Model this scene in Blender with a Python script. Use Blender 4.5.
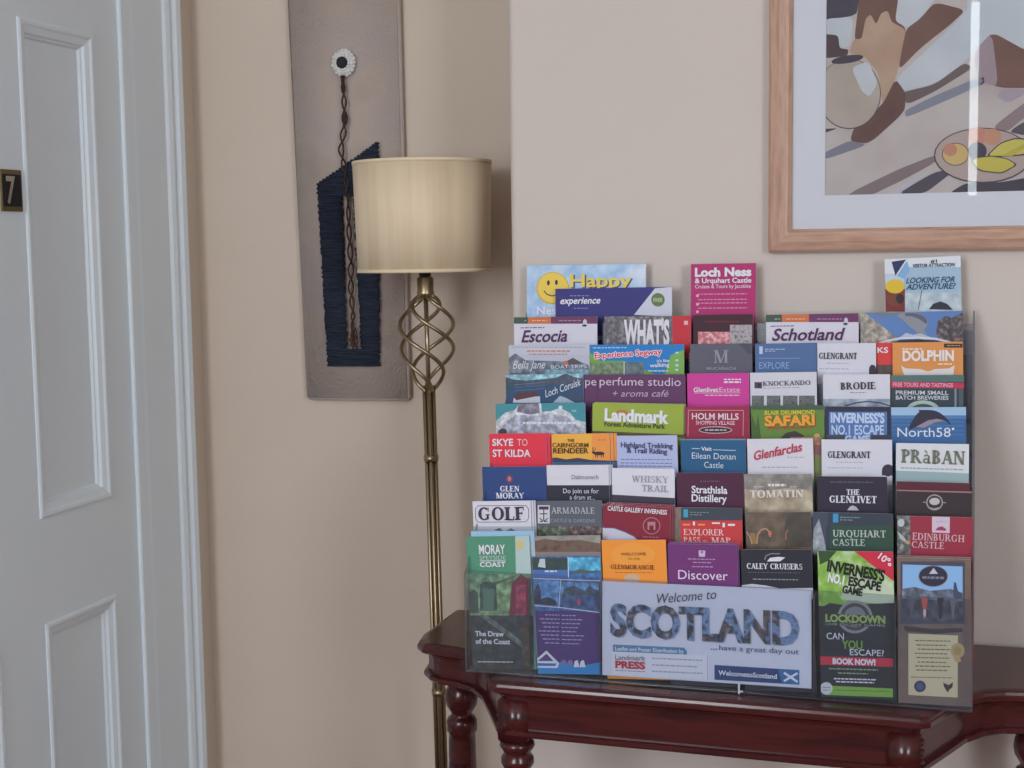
import bpy, bmesh, math, random
import numpy as np
from mathutils import Vector, Matrix

random.seed(7)
C = bpy.context.scene
COL = C.collection
for o in list(bpy.data.objects):
    bpy.data.objects.remove(o)

# ------------------------------------------------------------------ camera
FPX = 1400.0
PITCH, YAW, ROLL = math.radians(5.594), math.radians(-17.308), math.radians(0.789)
CAMZ = 1.37
cp, sp, cy_, sy_ = math.cos(PITCH), math.sin(PITCH), math.cos(YAW), math.sin(YAW)
_fw = np.array([sy_*cp, cy_*cp, -sp]); _r = np.array([cy_, -sy_, 0.0]); _dn = np.cross(_fw, _r)
_r2 = math.cos(ROLL)*_r + math.sin(ROLL)*_dn
_d2 = -math.sin(ROLL)*_r + math.cos(ROLL)*_dn
cam = bpy.data.cameras.new('camera'); cam.sensor_width = 36; cam.lens = FPX*36/1024
cam.clip_start = 0.05
camo = bpy.data.objects.new('camera', cam); COL.objects.link(camo)
M = Matrix.Identity(4)
for i in range(3):
    M[i][0] = _r2[i]; M[i][1] = -_d2[i]; M[i][2] = -_fw[i]
M[2][3] = CAMZ
camo.matrix_world = M
C.camera = camo

# ------------------------------------------------------------------ world, lights, exposure
W = bpy.data.worlds.new('world'); C.world = W; W.use_nodes = True
bg = W.node_tree.nodes['Background']
bg.inputs[0].default_value = (0.75, 0.85, 1.0, 1); bg.inputs[1].default_value = 0.4

def area(name, loc, target, sx, sy, power, color):
    l = bpy.data.lights.new(name, 'AREA'); l.shape = 'RECTANGLE'; l.size = sx; l.size_y = sy
    l.energy = power; l.color = color
    o = bpy.data.objects.new(name, l); COL.objects.link(o); o.location = loc
    d = Vector(target) - Vector(loc)
    o.rotation_euler = d.to_track_quat('-Z', 'Y').to_euler()
    return o
# daylight through the hall window, on the left behind the photographer
area('window_daylight', (-1.40, -1.45, 1.75), (-0.15, 2.2, 1.25), 1.5, 1.4, 84, (0.88, 0.955, 1.03))
# fill light added on the right behind the camera to soften the shadows
area('added_side_fill', (2.22, -1.5, 1.7), (-0.5, 2.4, 1.25), 0.9, 1.4, 54, (0.88, 0.955, 1.03))

C.view_settings.view_transform = 'Standard'
C.view_settings.look = 'None'
C.view_settings.gamma = 1.0
C.view_settings.use_curve_mapping = False
C.view_settings.exposure = 0.0

# ------------------------------------------------------------------ projection helpers
def ray(x, y):
    return _r2*((x-512)/FPX) + _d2*((y-384)/FPX) + _fw
def at_y(x, y, Y):
    d = ray(x, y); p = d*(Y/d[1]); return Vector((p[0], p[1], p[2]+CAMZ))
def at_x(x, y, X):
    d = ray(x, y); p = d*(X/d[0]); return Vector((p[0], p[1], p[2]+CAMZ))

# ------------------------------------------------------------------ materials
def lin(c):
    c = c/255.0
    return c/12.92 if c <= 0.04045 else ((c+0.055)/1.055)**2.4
GAIN = 1.0
_mc = {}
def pr(rgb, rough=0.5, gain=None, spec=0.25):
    """printed / painted colour as a procedural material"""
    k = (rgb, rough, gain, spec)
    if k in _mc: return _mc[k]
    m = bpy.data.materials.new('print_%d_%d_%d' % rgb); m.use_nodes = True
    b = m.node_tree.nodes['Principled BSDF']
    g = GAIN if gain is None else gain
    col = [min(0.88, lin(v*.96+l)*g) for v, l in zip(rgb, (8, 7, 11))] if gain is None else [min(0.88, lin(v)*g) for v in rgb]  # default gain: blacks lifted with a bluish veil, haze painted into the colour
    b.inputs['Base Color'].default_value = (*col, 1)
    b.inputs['Roughness'].default_value = rough
    b.inputs['Specular IOR Level'].default_value = spec
    _mc[k] = m
    return m
def noise_mat(name, cols, scale=40, rough=0.5, detail=4, bump=0, gain=None, stretch=(1,1,1), spec=0.4, pos=None, metallic=0, bscale=None, coat=0):
    m = bpy.data.materials.new(name); m.use_nodes = True
    nt = m.node_tree; b = nt.nodes['Principled BSDF']
    tc = nt.nodes.new('ShaderNodeTexCoord'); mp = nt.nodes.new('ShaderNodeMapping')
    mp.inputs['Scale'].default_value = stretch
    nz = nt.nodes.new('ShaderNodeTexNoise'); nz.inputs['Scale'].default_value = scale; nz.inputs['Detail'].default_value = detail
    rp = nt.nodes.new('ShaderNodeValToRGB')
    nt.links.new(tc.outputs['Object'], mp.inputs[0]); nt.links.new(mp.outputs[0], nz.inputs['Vector'])
    nt.links.new(nz.outputs['Fac'], rp.inputs[0]); nt.links.new(rp.outputs[0], b.inputs['Base Color'])
    n = len(cols); g = GAIN if gain is None else gain
    el = rp.color_ramp.elements
    while len(el) < n: el.new(0.5)
    for i, c in enumerate(cols):
        el[i].position = (pos[i] if pos else 0.3+0.4*i/max(1, n-1))
        el[i].color = (*[min(0.88, lin(v)*g) for v in c], 1)
    b.inputs['Roughness'].default_value = rough
    b.inputs['Specular IOR Level'].default_value = spec
    b.inputs['Metallic'].default_value = metallic
    if coat:
        b.inputs['Coat Weight'].default_value = coat; b.inputs['Coat Roughness'].default_value = 0.12
    if bump:
        bp = nt.nodes.new('ShaderNodeBump'); bp.inputs['Strength'].default_value = bump; bp.inputs['Distance'].default_value = 0.002
        if bscale:
            n2 = nt.nodes.new('ShaderNodeTexNoise'); n2.inputs['Scale'].default_value = bscale
            nt.links.new(mp.outputs[0], n2.inputs['Vector']); nt.links.new(n2.outputs['Fac'], bp.inputs['Height'])
        else:
            nt.links.new(nz.outputs['Fac'], bp.inputs['Height'])
        nt.links.new(bp.outputs[0], b.inputs['Normal'])
    return m
_ph = {}
def photo(*cols, scale=90):
    k = (cols, scale)
    if k not in _ph: _ph[k] = noise_mat('printed_photo', list(cols), scale=scale, rough=0.4)
    return _ph[k]
def clear_mat(name, tint, fac_gloss=1.0, rough=0.05, haze=0.0, ior=1.45):
    """clear plastic or glass: fresnel mix of straight-through and mirror, a little milky haze"""
    m = bpy.data.materials.new(name); m.use_nodes = True
    nt = m.node_tree; nt.nodes.clear()
    out = nt.nodes.new('ShaderNodeOutputMaterial')
    tr = nt.nodes.new('ShaderNodeBsdfTransparent'); tr.inputs[0].default_value = (*tint, 1)
    gl = nt.nodes.new('ShaderNodeBsdfGlossy'); gl.inputs['Roughness'].default_value = rough
    fr = nt.nodes.new('ShaderNodeFresnel'); fr.inputs[0].default_value = ior
    mu = nt.nodes.new('ShaderNodeMath'); mu.operation = 'MULTIPLY'; mu.inputs[1].default_value = fac_gloss
    nt.links.new(fr.outputs[0], mu.inputs[0])
    mx = nt.nodes.new('ShaderNodeMixShader')
    nt.links.new(mu.outputs[0], mx.inputs[0]); nt.links.new(tr.outputs[0], mx.inputs[1]); nt.links.new(gl.outputs[0], mx.inputs[2])
    last = mx
    if haze:
        df = nt.nodes.new('ShaderNodeBsdfDiffuse'); df.inputs[0].default_value = (0.75, 0.78, 0.85, 1)
        m2 = nt.nodes.new('ShaderNodeMixShader'); m2.inputs[0].default_value = haze
        nt.links.new(mx.outputs[0], m2.inputs[1]); nt.links.new(df.outputs[0], m2.inputs[2]); last = m2
    nt.links.new(last.outputs[0], out.inputs[0])
    return m
def metal(name, rgb, rough):
    m = bpy.data.materials.new(name); m.use_nodes = True
    b = m.node_tree.nodes['Principled BSDF']
    b.inputs['Base Color'].default_value = (*[lin(v) for v in rgb], 1)
    b.inputs['Metallic'].default_value = 1.0; b.inputs['Roughness'].default_value = rough
    return m

M_WALL_COOL_LIT = noise_mat('cream_wall_paint_cool_lit', [(204, 193, 186), (207, 196, 189)], scale=3, rough=0.75, bump=0.12, bscale=90, gain=1.0, spec=0.2)  # same cream paint, cooler light on the breast mixed into its colour
M_WALL = noise_mat('cream_wall_paint', [(209, 192, 177), (212, 196, 181)], scale=3, rough=0.75, bump=0.12, bscale=90, gain=1.0, spec=0.2)
M_WHITE = noise_mat('white_gloss_paint', [(224, 233, 242), (227, 236, 244)], scale=5, rough=0.35, gain=1.0)
M_CEIL = pr((225, 225, 222), 0.8, 1.0)
M_FLOOR = noise_mat('patterned_carpet', [(96, 58, 50), (120, 82, 66), (78, 50, 48)], scale=70, rough=0.9, gain=1.0, bump=0.4)
M_MAHOG = noise_mat('mahogany', [(62, 24, 26), (80, 30, 31), (52, 20, 24)], scale=9, rough=0.25, gain=0.85, stretch=(0.6, 6, 6), detail=6, coat=0.25)
M_OAK = noise_mat('light_oak', [(172, 134, 116), (192, 156, 136), (166, 128, 110)], scale=12, rough=0.45, gain=1.0, stretch=(1, 8, 8))
M_OAKV = noise_mat('light_oak_upright', [(172, 134, 116), (192, 156, 136), (166, 128, 110)], scale=12, rough=0.45, gain=1.0, stretch=(8, 8, 1))
M_BRASS = metal('antique_brass', (166, 148, 120), 0.36)
M_BRASS2 = metal('plate_brass', (150, 138, 104), 0.35)
M_BLACK = pr((30, 29, 31), 0.35)
M_ACR = clear_mat('clear_acrylic', (0.90, 0.92, 0.95), 0.6, 0.15, 0.015)
M_ACR2 = clear_mat('acrylic_inner', (0.80, 0.82, 0.86), 0.5, 0.2, 0.02)
M_SIDE = clear_mat('clear_side', (0.93, 0.945, 0.96), 0.4, 0.2, 0.006)
M_EDGE = clear_mat('acrylic_edge', (0.62, 0.64, 0.70), 1.0, 0.25, 0.06)
M_GLASS = clear_mat('picture_glass', (0.97, 0.975, 0.98), 1.0, 0.01, 0.0)
M_PAPER = pr((214, 214, 222), 0.6)

# ------------------------------------------------------------------ mesh helpers
def link(name, me, parent=None):
    o = bpy.data.objects.new(name, me); COL.objects.link(o)
    if parent: o.parent = parent
    return o
def build(name, bm, mats, parent=None, smooth=False, loc=None):
    bmesh.ops.recalc_face_normals(bm, faces=bm.faces)
    me = bpy.data.meshes.new(name); bm.to_mesh(me); bm.free()
    for m in (mats if isinstance(mats, (list, tuple)) else [mats]): me.materials.append(m)
    if smooth:
        for p in me.polygons: p.use_smooth = True
    o = link(name, me, parent)
    if loc: o.location = loc
    return o
def box(bm, x0, y0, z0, x1, y1, z1, mi=0, bev=0.0):
    r = bmesh.ops.create_cube(bm, size=1)
    vs = r['verts']
    for v in vs:
        v.co = Vector(((x0+x1)/2+v.co.x*(x1-x0), (y0+y1)/2+v.co.y*(y1-y0), (z0+z1)/2+v.co.z*(z1-z0)))
    fs = {f for v in vs for f in v.link_faces}
    for f in fs: f.material_index = mi
    if bev:
        es = {e for v in vs for e in v.link_edges}
        bmesh.ops.bevel(bm, geom=list(es), offset=bev, segments=2, affect='EDGES')
def prism(bm, pts, axis, a, b, mi=0):
    """polygon pts in the two other axes, extruded from a to b along axis"""
    def mk(p, t):
        if axis == 'z': return (p[0], p[1], t)
        if axis == 'y': return (p[0], t, p[1])
        return (t, p[0], p[1])
    A = [bm.verts.new(mk(p, a)) for p in pts]; B = [bm.verts.new(mk(p, b)) for p in pts]
    n = len(pts)
    fs = [bm.faces.new(A), bm.faces.new(B[::-1])]
    for i in range(n): fs.append(bm.faces.new((A[i], B[i], B[(i+1) % n], A[(i+1) % n])))
    for f in fs: f.material_index = mi
    return fs
def lathe(bm, prof, cx=0, cy=0, seg=28, mi=0, cap=True):
    rings = []
    for r, z in prof:
        rings.append([bm.verts.new((cx+r*math.cos(2*math.pi*i/seg), cy+r*math.sin(2*math.pi*i/seg), z)) for i in range(seg)])
    for a, b in zip(rings, rings[1:]):
        for i in range(seg):
            f = bm.faces.new((a[i], a[(i+1) % seg], b[(i+1) % seg], b[i])); f.material_index = mi
    if cap:
        for rg in (rings[0], rings[-1]):
            f = bm.faces.new(rg); f.material_index = mi
def tube(bm, pts, r, seg=10, mi=0):
    pts = [Vector(p) for p in pts]; n = len(pts)
    rings = []; up = Vector((0.13, 0.97, 0.21))
    for i, p in enumerate(pts):
        t = (pts[min(i+1, n-1)] - pts[max(i-1, 0)]).normalized()
        a = t.cross(up).normalized(); b = t.cross(a)
        rr = r(i/(n-1)) if callable(r) else r
        rings.append([bm.verts.new(p + a*(rr*math.cos(2*math.pi*k/seg)) + b*(rr*math.sin(2*math.pi*k/seg))) for k in range(seg)])
    for A, B in zip(rings, rings[1:]):
        for k in range(seg):
            f = bm.faces.new((A[k], A[(k+1) % seg], B[(k+1) % seg], B[k])); f.material_index = mi
    bm.faces.new(rings[0]).material_index = mi; bm.faces.new(rings[-1]).material_index = mi
def sweep_profile(bm, path, prof, mi=0, closed=False, lift=None):
    """sweep profile (out, z) along a plan path of (x, y); out is to the right-hand normal"""
    n = len(path); rings = []
    for i in range(n):
        if closed: a, b = path[i-1], path[(i+1) % n]
        else: a, b = path[max(0, i-1)], path[min(n-1, i+1)]
        t = Vector((b[0]-a[0], b[1]-a[1])).normalized(); nn = Vector((t.y, -t.x))
        rings.append([bm.verts.new((path[i][0]+nn.x*o, path[i][1]+nn.y*o, z)) for o, z in prof])
        if lift:
            for v, (o, z) in zip(rings[-1], prof):
                if z < ZT-.03: v.co.z += lift(path[i][1])
    m = len(prof)
    for i in range(n if closed else n-1):
        A, B = rings[i], rings[(i+1) % n]
        for k in range(m):
            f = bm.faces.new((A[k], A[(k+1) % m], B[(k+1) % m], B[k])); f.material_index = mi
    if not closed:
        bm.faces.new(rings[0]).material_index = mi; bm.faces.new(rings[-1]).material_index = mi
def thing(o, label, cat, group=None):
    o['label'] = label; o['category'] = cat
    if group: o['group'] = group
    return o
def struct(o):
    o['kind'] = 'structure'; return o
def empty(name, loc):
    o = bpy.data.objects.new(name, None); COL.objects.link(o); o.location = loc; o.empty_display_size = 0.05
    return o

# ------------------------------------------------------------------ lettering
_tc = {}
def sans(s, bold):
    k = (s, bold)
    if k in _tc: return _tc[k]
    cu = bpy.data.curves.new('lettering', 'FONT'); cu.body = s; cu.size = 1.0
    cu.resolution_u = 3
    if bold: cu.offset = 0.045 if bold == 2 else 0.022
    ob = bpy.data.objects.new('lettering', cu); COL.objects.link(ob)
    bpy.context.view_layer.update()
    dg = bpy.context.evaluated_depsgraph_get()
    me = ob.evaluated_get(dg).to_mesh()
    vs = [(v.co.x, v.co.y) for v in me.vertices]; fs = [tuple(p.vertices) for p in me.polygons]
    ob.evaluated_get(dg).to_mesh_clear()
    bpy.data.objects.remove(ob); bpy.data.curves.remove(cu)
    _tc[k] = (vs, fs)
    return _tc[k]
CAPH = max(v[1] for v in sans('H', False)[0])

# a small roman face with serifs, for the engraved-looking titles
T_, t_ = 0.19, 0.08
def _quad(L, a, b, w0, w1=None):
    w1 = w0 if w1 is None else w1
    ax, ay = a; bx, by = b
    if abs(by-ay) > abs(bx-ax)*0.4:
        L.append([(ax-w0/2, ay), (ax+w0/2, ay), (bx+w1/2, by), (bx-w1/2, by)])
    else:
        L.append([(ax, ay-w0/2), (bx, by-w1/2), (bx, by+w1/2), (ax, ay+w0/2)])
def _ser(L, x, y, w=0.34):
    L.append([(x-w/2, y-(0 if y < .5 else t_)), (x+w/2, y-(0 if y < .5 else t_)), (x+w/2, y+(t_ if y < .5 else 0)), (x-w/2, y+(t_ if y < .5 else 0))])
def _stem(L, x, w=None, sv='tb'):
    w = T_ if w is None else w
    _quad(L, (x, 0), (x, 1), w)
    if 'b' in sv: _ser(L, x, 0, w+0.18)
    if 't' in sv: _ser(L, x, 1, w+0.18)
def _arc(L, cx, cy, rx, ry, a0, a1, tmax=None, tmin=None, n=14):
    tmax = T_ if tmax is None else tmax; tmin = t_ if tmin is None else tmin
    P = []
    for i in range(n+1):
        a = math.radians(a0+(a1-a0)*i/n); th = tmin+(tmax-tmin)*abs(math.cos(a))**1.5
        c, s = math.cos(a), math.sin(a)
        P.append(((cx+rx*c, cy+ry*s), (cx+(rx-th)*c, cy+(ry-min(th, tmin*1.6))*s)))
    for (o0, i0), (o1, i1) in zip(P, P[1:]): L.append([o0, o1, i1, i0])
def roman(ch):
    L = []
    if ch == 'A': _quad(L, (.1, 0), (.42, 1), t_); _quad(L, (.74, 0), (.42, 1), T_); _quad(L, (.2, .34), (.64, .34), t_); _ser(L, .1, 0, .26); _ser(L, .74, 0, .32); w = .88
    elif ch == 'B': _stem(L, .16, sv=''); _ser(L, .12, 0, .24); _ser(L, .12, 1, .24); _arc(L, .3, .75, .3, .25, -90, 90); _arc(L, .3, .27, .36, .27, -90, 90); _quad(L, (.16, .97), (.32, .97), t_); _quad(L, (.16, .03), (.32, .03), t_); _quad(L, (.16, .52), (.34, .52), t_); w = .74
    elif ch == 'C': _arc(L, .46, .5, .44, .51, 48, 312); L.append([(.74, .66), (.8, .66), (.8, 1), (.76, 1)]); w = .88
    elif ch == 'D': _stem(L, .16, sv=''); _ser(L, .12, 0, .24); _ser(L, .12, 1, .24); _arc(L, .36, .5, .46, .5, -90, 90); _quad(L, (.16, .97), (.38, .97), t_); _quad(L, (.16, .03), (.38, .03), t_); w = .88
    elif ch in 'EF':
        _stem(L, .16); _quad(L, (.16, .97), (.62, .97), t_); _quad(L, (.16, .52), (.5, .52), t_); L.append([(.57, .74), (.63, .74), (.63, 1), (.57, 1)]); L.append([(.47, .4), (.52, .4), (.52, .64), (.47, .64)])
        if ch == 'E': _quad(L, (.16, .03), (.66, .03), t_); L.append([(.6, 0), (.67, 0), (.69, .28), (.63, .28)])
        w = .74
    elif ch == 'G': _arc(L, .46, .5, .44, .51, 48, 300); L.append([(.74, .66), (.8, .66), (.8, 1), (.76, 1)]); L.append([(.64, .04), (.8, .08), (.8, .44), (.64, .44)]); L.append([(.54, .4), (.9, .4), (.9, .46), (.54, .46)]); w = .96
    elif ch == 'H': _stem(L, .18); _stem(L, .76); _quad(L, (.18, .5), (.76, .5), t_); w = .96
    elif ch == 'I': _stem(L, .2); w = .42
    elif ch == 'K': _stem(L, .18); _quad(L, (.24, .4), (.72, 1), t_); _quad(L, (.78, 0), (.4, .56), T_); _ser(L, .72, 1, .26); _ser(L, .78, 0, .3); w = .94
    elif ch == 'L': _stem(L, .16); _quad(L, (.16, .03), (.62, .03), t_); L.append([(.57, 0), (.64, 0), (.66, .3), (.6, .3)]); w = .7
    elif ch == 'M': _stem(L, .14, t_); _stem(L, .92, T_); _quad(L, (.53, 0), (.2, 1), T_); _quad(L, (.53, 0), (.88, 1), t_); w = 1.1
    elif ch == 'N': _stem(L, .14, t_); _quad(L, (.74, 0), (.18, 1), T_); _quad(L, (.76, 0), (.76, 1), t_); _ser(L, .76, 1, .26); w = .9
    elif ch in 'OQ':
        _arc(L, .48, .5, .46, .52, 0, 360, n=26)
        if ch == 'Q': L.append([(.5, .08), (.62, .1), (.95, -.22), (.75, -.2)])
        w = .98
    elif ch in 'PR':
        _stem(L, .16); _arc(L, .32, .74, .34, .26, -90, 90); _quad(L, (.16, .97), (.34, .97), t_); _quad(L, (.16, .5), (.34, .5), t_)
        w = .7
        if ch == 'R': _quad(L, (.76, 0), (.42, .5), T_); _ser(L, .78, 0, .22); w = .88
    elif ch == 'S': _arc(L, .34, .74, .28, .27, 40, 270, .14); _arc(L, .34, .26, .31, .27, -140, 90, .14); L.append([(.54, .7), (.6, .7), (.6, 1), (.56, 1)]); L.append([(.06, 0), (.1, 0), (.1, .32), (.04, .32)]); w = .7
    elif ch == 'T': _stem(L, .4, sv='b'); _quad(L, (.04, .97), (.76, .97), t_); L.append([(.02, .7), (.08, .74), (.1, 1), (.04, 1)]); L.append([(.72, .74), (.78, .7), (.76, 1), (.7, 1)]); w = .8
    elif ch == 'U': _quad(L, (.2, .3), (.2, 1), T_); _ser(L, .2, 1, .34); _quad(L, (.76, .3), (.76, 1), t_); _ser(L, .76, 1, .26); _arc(L, .45, .32, .335, .33, 180, 360, .15); w = .92
    elif ch == 'V': _quad(L, (.42, 0), (.12, 1), T_); _quad(L, (.42, 0), (.72, 1), t_); _ser(L, .12, 1, .32); _ser(L, .74, 1, .24); w = .86
    elif ch == 'W': _quad(L, (.36, 0), (.12, 1), T_); _quad(L, (.36, 0), (.6, 1), t_); _quad(L, (.84, 0), (.6, 1), T_); _quad(L, (.84, 0), (1.08, 1), t_); _ser(L, .12, 1, .3); _ser(L, 1.08, 1, .24); _ser(L, .6, 1, .24); w = 1.2
    elif ch == 'X': _quad(L, (.76, 0), (.16, 1), T_); _quad(L, (.12, 0), (.72, 1), t_); _ser(L, .14, 1, .28); _ser(L, .72, 1, .24); _ser(L, .12, 0, .24); _ser(L, .76, 0, .28); w = .9
    elif ch == 'Y': _quad(L, (.42, 0), (.42, .46), T_); _ser(L, .42, 0, .34); _quad(L, (.42, .42), (.1, 1), T_); _quad(L, (.42, .42), (.74, 1), t_); _ser(L, .1, 1, .3); _ser(L, .74, 1, .24); w = .86
    elif ch == 'a': # small a with a grave, drawn at x-height
        _arc(L, .3, .2, .26, .2, 0, 360, .13, n=18); _quad(L, (.52, 0), (.52, .5), .13); _arc(L, .34, .46, .25, .22, 0, 160, .12); _ser(L, .58, 0, .2); L.append([(.14, .98), (.28, .98), (.42, .78), (.34, .76)]); w = .74
    elif ch == ' ': w = .4
    else: w = .4
    return L, w
def serif(s, heavy=False):
    global T_, t_
    T_, t_ = (0.25, 0.105) if heavy else (0.19, 0.085)
    vs, fs, x = [], [], 0.0
    for ch in s:
        small = 1.0
        L, w = roman(ch)
        for P in L:
            i = len(vs); vs += [(x+p[0]*small, p[1]*small) for p in P]; fs.append(tuple(range(i, i+len(P))))
        x += (w+0.05)*small
    return vs, fs

# ------------------------------------------------------------------ print surfaces (leaflets, cards, pictures)
class Sheet:
    """a flat sheet standing in the room: local x along its top edge, local z up, local -y the printed face"""
    def __init__(s, tl, tr, Y, tilt, up=1.2):
        s.up = up
        s.A = at_y(tl[0], tl[1]-up, Y); B = at_y(tr[0], tr[1]-up, Y)
        s.ex = (B-s.A); s.w = s.ex.length; s.ex.normalize()
        down = Vector((0, -math.sin(tilt), -math.cos(tilt)))
        s.n = s.ex.cross(down).normalized()            # towards or away from the camera
        if s.n.y > 0: s.n = -s.n
        s.ez = (s.n.cross(s.ex)).normalized()
        if s.ez.z < 0: s.ez = -s.ez
        s.mat = Matrix((( s.ex.x, -s.n.x, s.ez.x, s.A.x), (s.ex.y, -s.n.y, s.ez.y, s.A.y), (s.ex.z, -s.n.z, s.ez.z, s.A.z), (0, 0, 0, 1)))
        s.org = Vector((0, 0, CAMZ))
    def uv(s, px, py):
        d = Vector(ray(px, py-s.up)); t = (s.A-s.org).dot(s.n)/d.dot(s.n)
        p = s.org+d*t-s.A
        return p.dot(s.ex), p.dot(s.ez)
class Print:
    """gathers flat shapes on a sheet into one mesh"""
    def __init__(s, sheet, h, base=0.0003):
        s.sh = sheet; s.bm = bmesh.new(); s.mats = []; s.k = 0; s.h = h; s.base = base; s.hold = False
    def mi(s, m):
        if m not in s.mats: s.mats.append(m)
        return s.mats.index(m)
    def lay(s):
        if not s.hold: s.k += 1
        return -(s.base+s.k*0.00004)
    def clip(s, P):
        # keep inside the sheet
        W, H = s.sh.w, s.h
        for ax, lim, sg in ((0, 0.0, 1), (0, W, -1), (1, -H, 1), (1, 0.0, -1)):
            out = []
            for i in range(len(P)):
                a, b = P[i-1], P[i]
                ia, ib = (a[ax]-lim)*sg >= 0, (b[ax]-lim)*sg >= 0
                if ia != ib:
                    t = (lim-a[ax])/(b[ax]-a[ax]); out.append((a[0]+(b[0]-a[0])*t, a[1]+(b[1]-a[1])*t))
                if ib: out.append(b)
            P = out
            if len(P) < 3: return []
        return P
    def poly(s, pts, m, conv=True):
        P = [s.sh.uv(*p) for p in pts] if conv else pts
        # triangulate first when the outline is not convex
        y = s.lay(); mi = s.mi(m)
        from mathutils.geometry import tessellate_polygon
        for tri in tessellate_polygon([[Vector((p[0], p[1], 0)) for p in P]]):
            q = s.clip([P[i] for i in tri])
            if len(q) >= 3:
                try: s.bm.faces.new([s.bm.verts.new((a, y, b)) for a, b in q]).material_index = mi
                except ValueError: pass
    def soft(s, pts, m):
        for _ in range(2):
            n_ = []
            for i in range(len(pts)):
                a, b = pts[i], pts[(i+1) % len(pts)]
                n_ += [(a[0]*.8+b[0]*.2, a[1]*.8+b[1]*.2), (a[0]*.2+b[0]*.8, a[1]*.2+b[1]*.8)]
            pts = n_
        s.poly(pts, m)
    def rect(s, x0, y0, x1, y1, m): s.poly([(x0, y0), (x1, y0), (x1, y1), (x0, y1)], m)
    def ell(s, cx, cy, rx, ry, m, rot=0, n=28):
        c, q = math.cos(rot), math.sin(rot)
        s.poly([(cx+rx*math.cos(a)*c-ry*math.sin(a)*q, cy+rx*math.cos(a)*q+ry*math.sin(a)*c) for a in [2*math.pi*i/n for i in range(n)]], m)
    def line(s, pts, w, m):
        s.k += 1; s.hold = True
        for (x0, y0), (x1, y1) in zip(pts, pts[1:]):
            d = math.hypot(x1-x0, y1-y0) or 1; nx, ny = -(y1-y0)/d*w/2, (x1-x0)/d*w/2
            s.poly([(x0+nx, y0+ny), (x1+nx, y1+ny), (x1-nx, y1-ny), (x0-nx, y0-ny)], m)
        s.hold = False
    def words(s, x0, y, x1, w, m, slope=0.03):
        """a line of print too small to read"""
        x = x0; s.k += 1; s.hold = True
        while x < x1:
            l = random.uniform(2.0, 5.0); e = min(x1, x+l)
            s.poly([(x, y+(x-x0)*slope), (e, y+(e-x0)*slope), (e, y+(e-x0)*slope+w), (x, y+(x-x0)*slope+w)], m)
            x = e+0.9
        s.hold = False
    def text(s, t, x0, y0, x1, y1, h, m, st=''):
        vs, fs = serif(t, 'h' in st) if 's' in st else sans(t, 2 if 'B' in st else 'b' in st)
        ch = 1.0 if 's' in st else CAPH
        if not vs: return
        a = s.sh.uv(x0, y0); b = s.sh.uv(x1, y1); c = s.sh.uv(x0, y0-h)
        X0 = min(v[0] for v in vs); X1 = max(v[0] for v in vs)
        sh = 0.28 if 'i' in st else 0.0
        L = math.hypot(b[0]-a[0], b[1]-a[1]); H = math.hypot(c[0]-a[0], c[1]-a[1])
        ux, uz = (b[0]-a[0])/L, (b[1]-a[1])/L
        wd = X1-X0
        s.hold = False; y = s.lay(); mi = s.mi(m)
        V = []
        for vx, vy in vs:
            p = (vx-X0)/wd*L; q = vy/ch*H; p += sh*q
            V.append((a[0]+ux*p-uz*q, a[1]+uz*p+ux*q))
        bv = [s.bm.verts.new((p, y, q)) for p, q in V]
        for f in fs:
            if all(-1e-4 <= V[i][0] <= s.sh.w+1e-4 and -s.h-1e-4 <= V[i][1] <= 1e-4 for i in f):
                try: s.bm.faces.new([bv[i] for i in f]).material_index = mi
                except ValueError: pass
    def done(s, name, parent):
        loose = [v for v in s.bm.verts if not v.link_faces]
        bmesh.ops.delete(s.bm, geom=loose, context='VERTS')
        if not s.bm.faces:
            s.bm.free(); return None
        me = bpy.data.meshes.new(name); s.bm.to_mesh(me); s.bm.free()
        for m in s.mats: me.materials.append(m)
        return link(name, me, parent)

# ================================================================== SETTING
XL = -1.5            # left wall with the door
YB = 2.62            # back wall of the recess
YW = 2.255           # front of the chimney breast
XC = at_y(509.5, 200, YW).x
XR, YR, ZC = 2.4, -2.6, 2.7

bm = bmesh.new(); box(bm, XL-.2, YR-.2, -.1, XR+.2, YB+.2, 0); struct(build('floor', bm, M_FLOOR))
bm = bmesh.new(); box(bm, XL-.2, YR-.2, ZC, XR+.2, YB+.2, ZC+.1); struct(build('ceiling', bm, M_CEIL))
bm = bmesh.new(); box(bm, XL-.2, YB, 0, XC, YB+.15, ZC); struct(build('wall_back', bm, M_WALL))
# chimney breast with a softly rounded arris
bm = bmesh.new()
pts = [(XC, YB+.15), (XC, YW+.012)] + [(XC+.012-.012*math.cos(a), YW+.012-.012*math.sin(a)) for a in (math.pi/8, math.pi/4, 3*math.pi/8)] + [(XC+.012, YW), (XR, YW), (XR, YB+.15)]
prism(bm, pts, 'z', 0, ZC); struct(build('wall_front_breast', bm, M_WALL_COOL_LIT))
bm = bmesh.new()
RY0, RY1, RZ0, RZ1 = -2.1, -0.9, 0.95, 2.45
box(bm, XR, YR, 0, XR+.15, RY0, ZC); box(bm, XR, RY1, 0, XR+.15, YW, ZC); box(bm, XR, RY0, 0, XR+.15, RY1, RZ0); box(bm, XR, RY0, RZ1, XR+.15, RY1, ZC)
struct(build('wall_right', bm, M_WALL))
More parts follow.
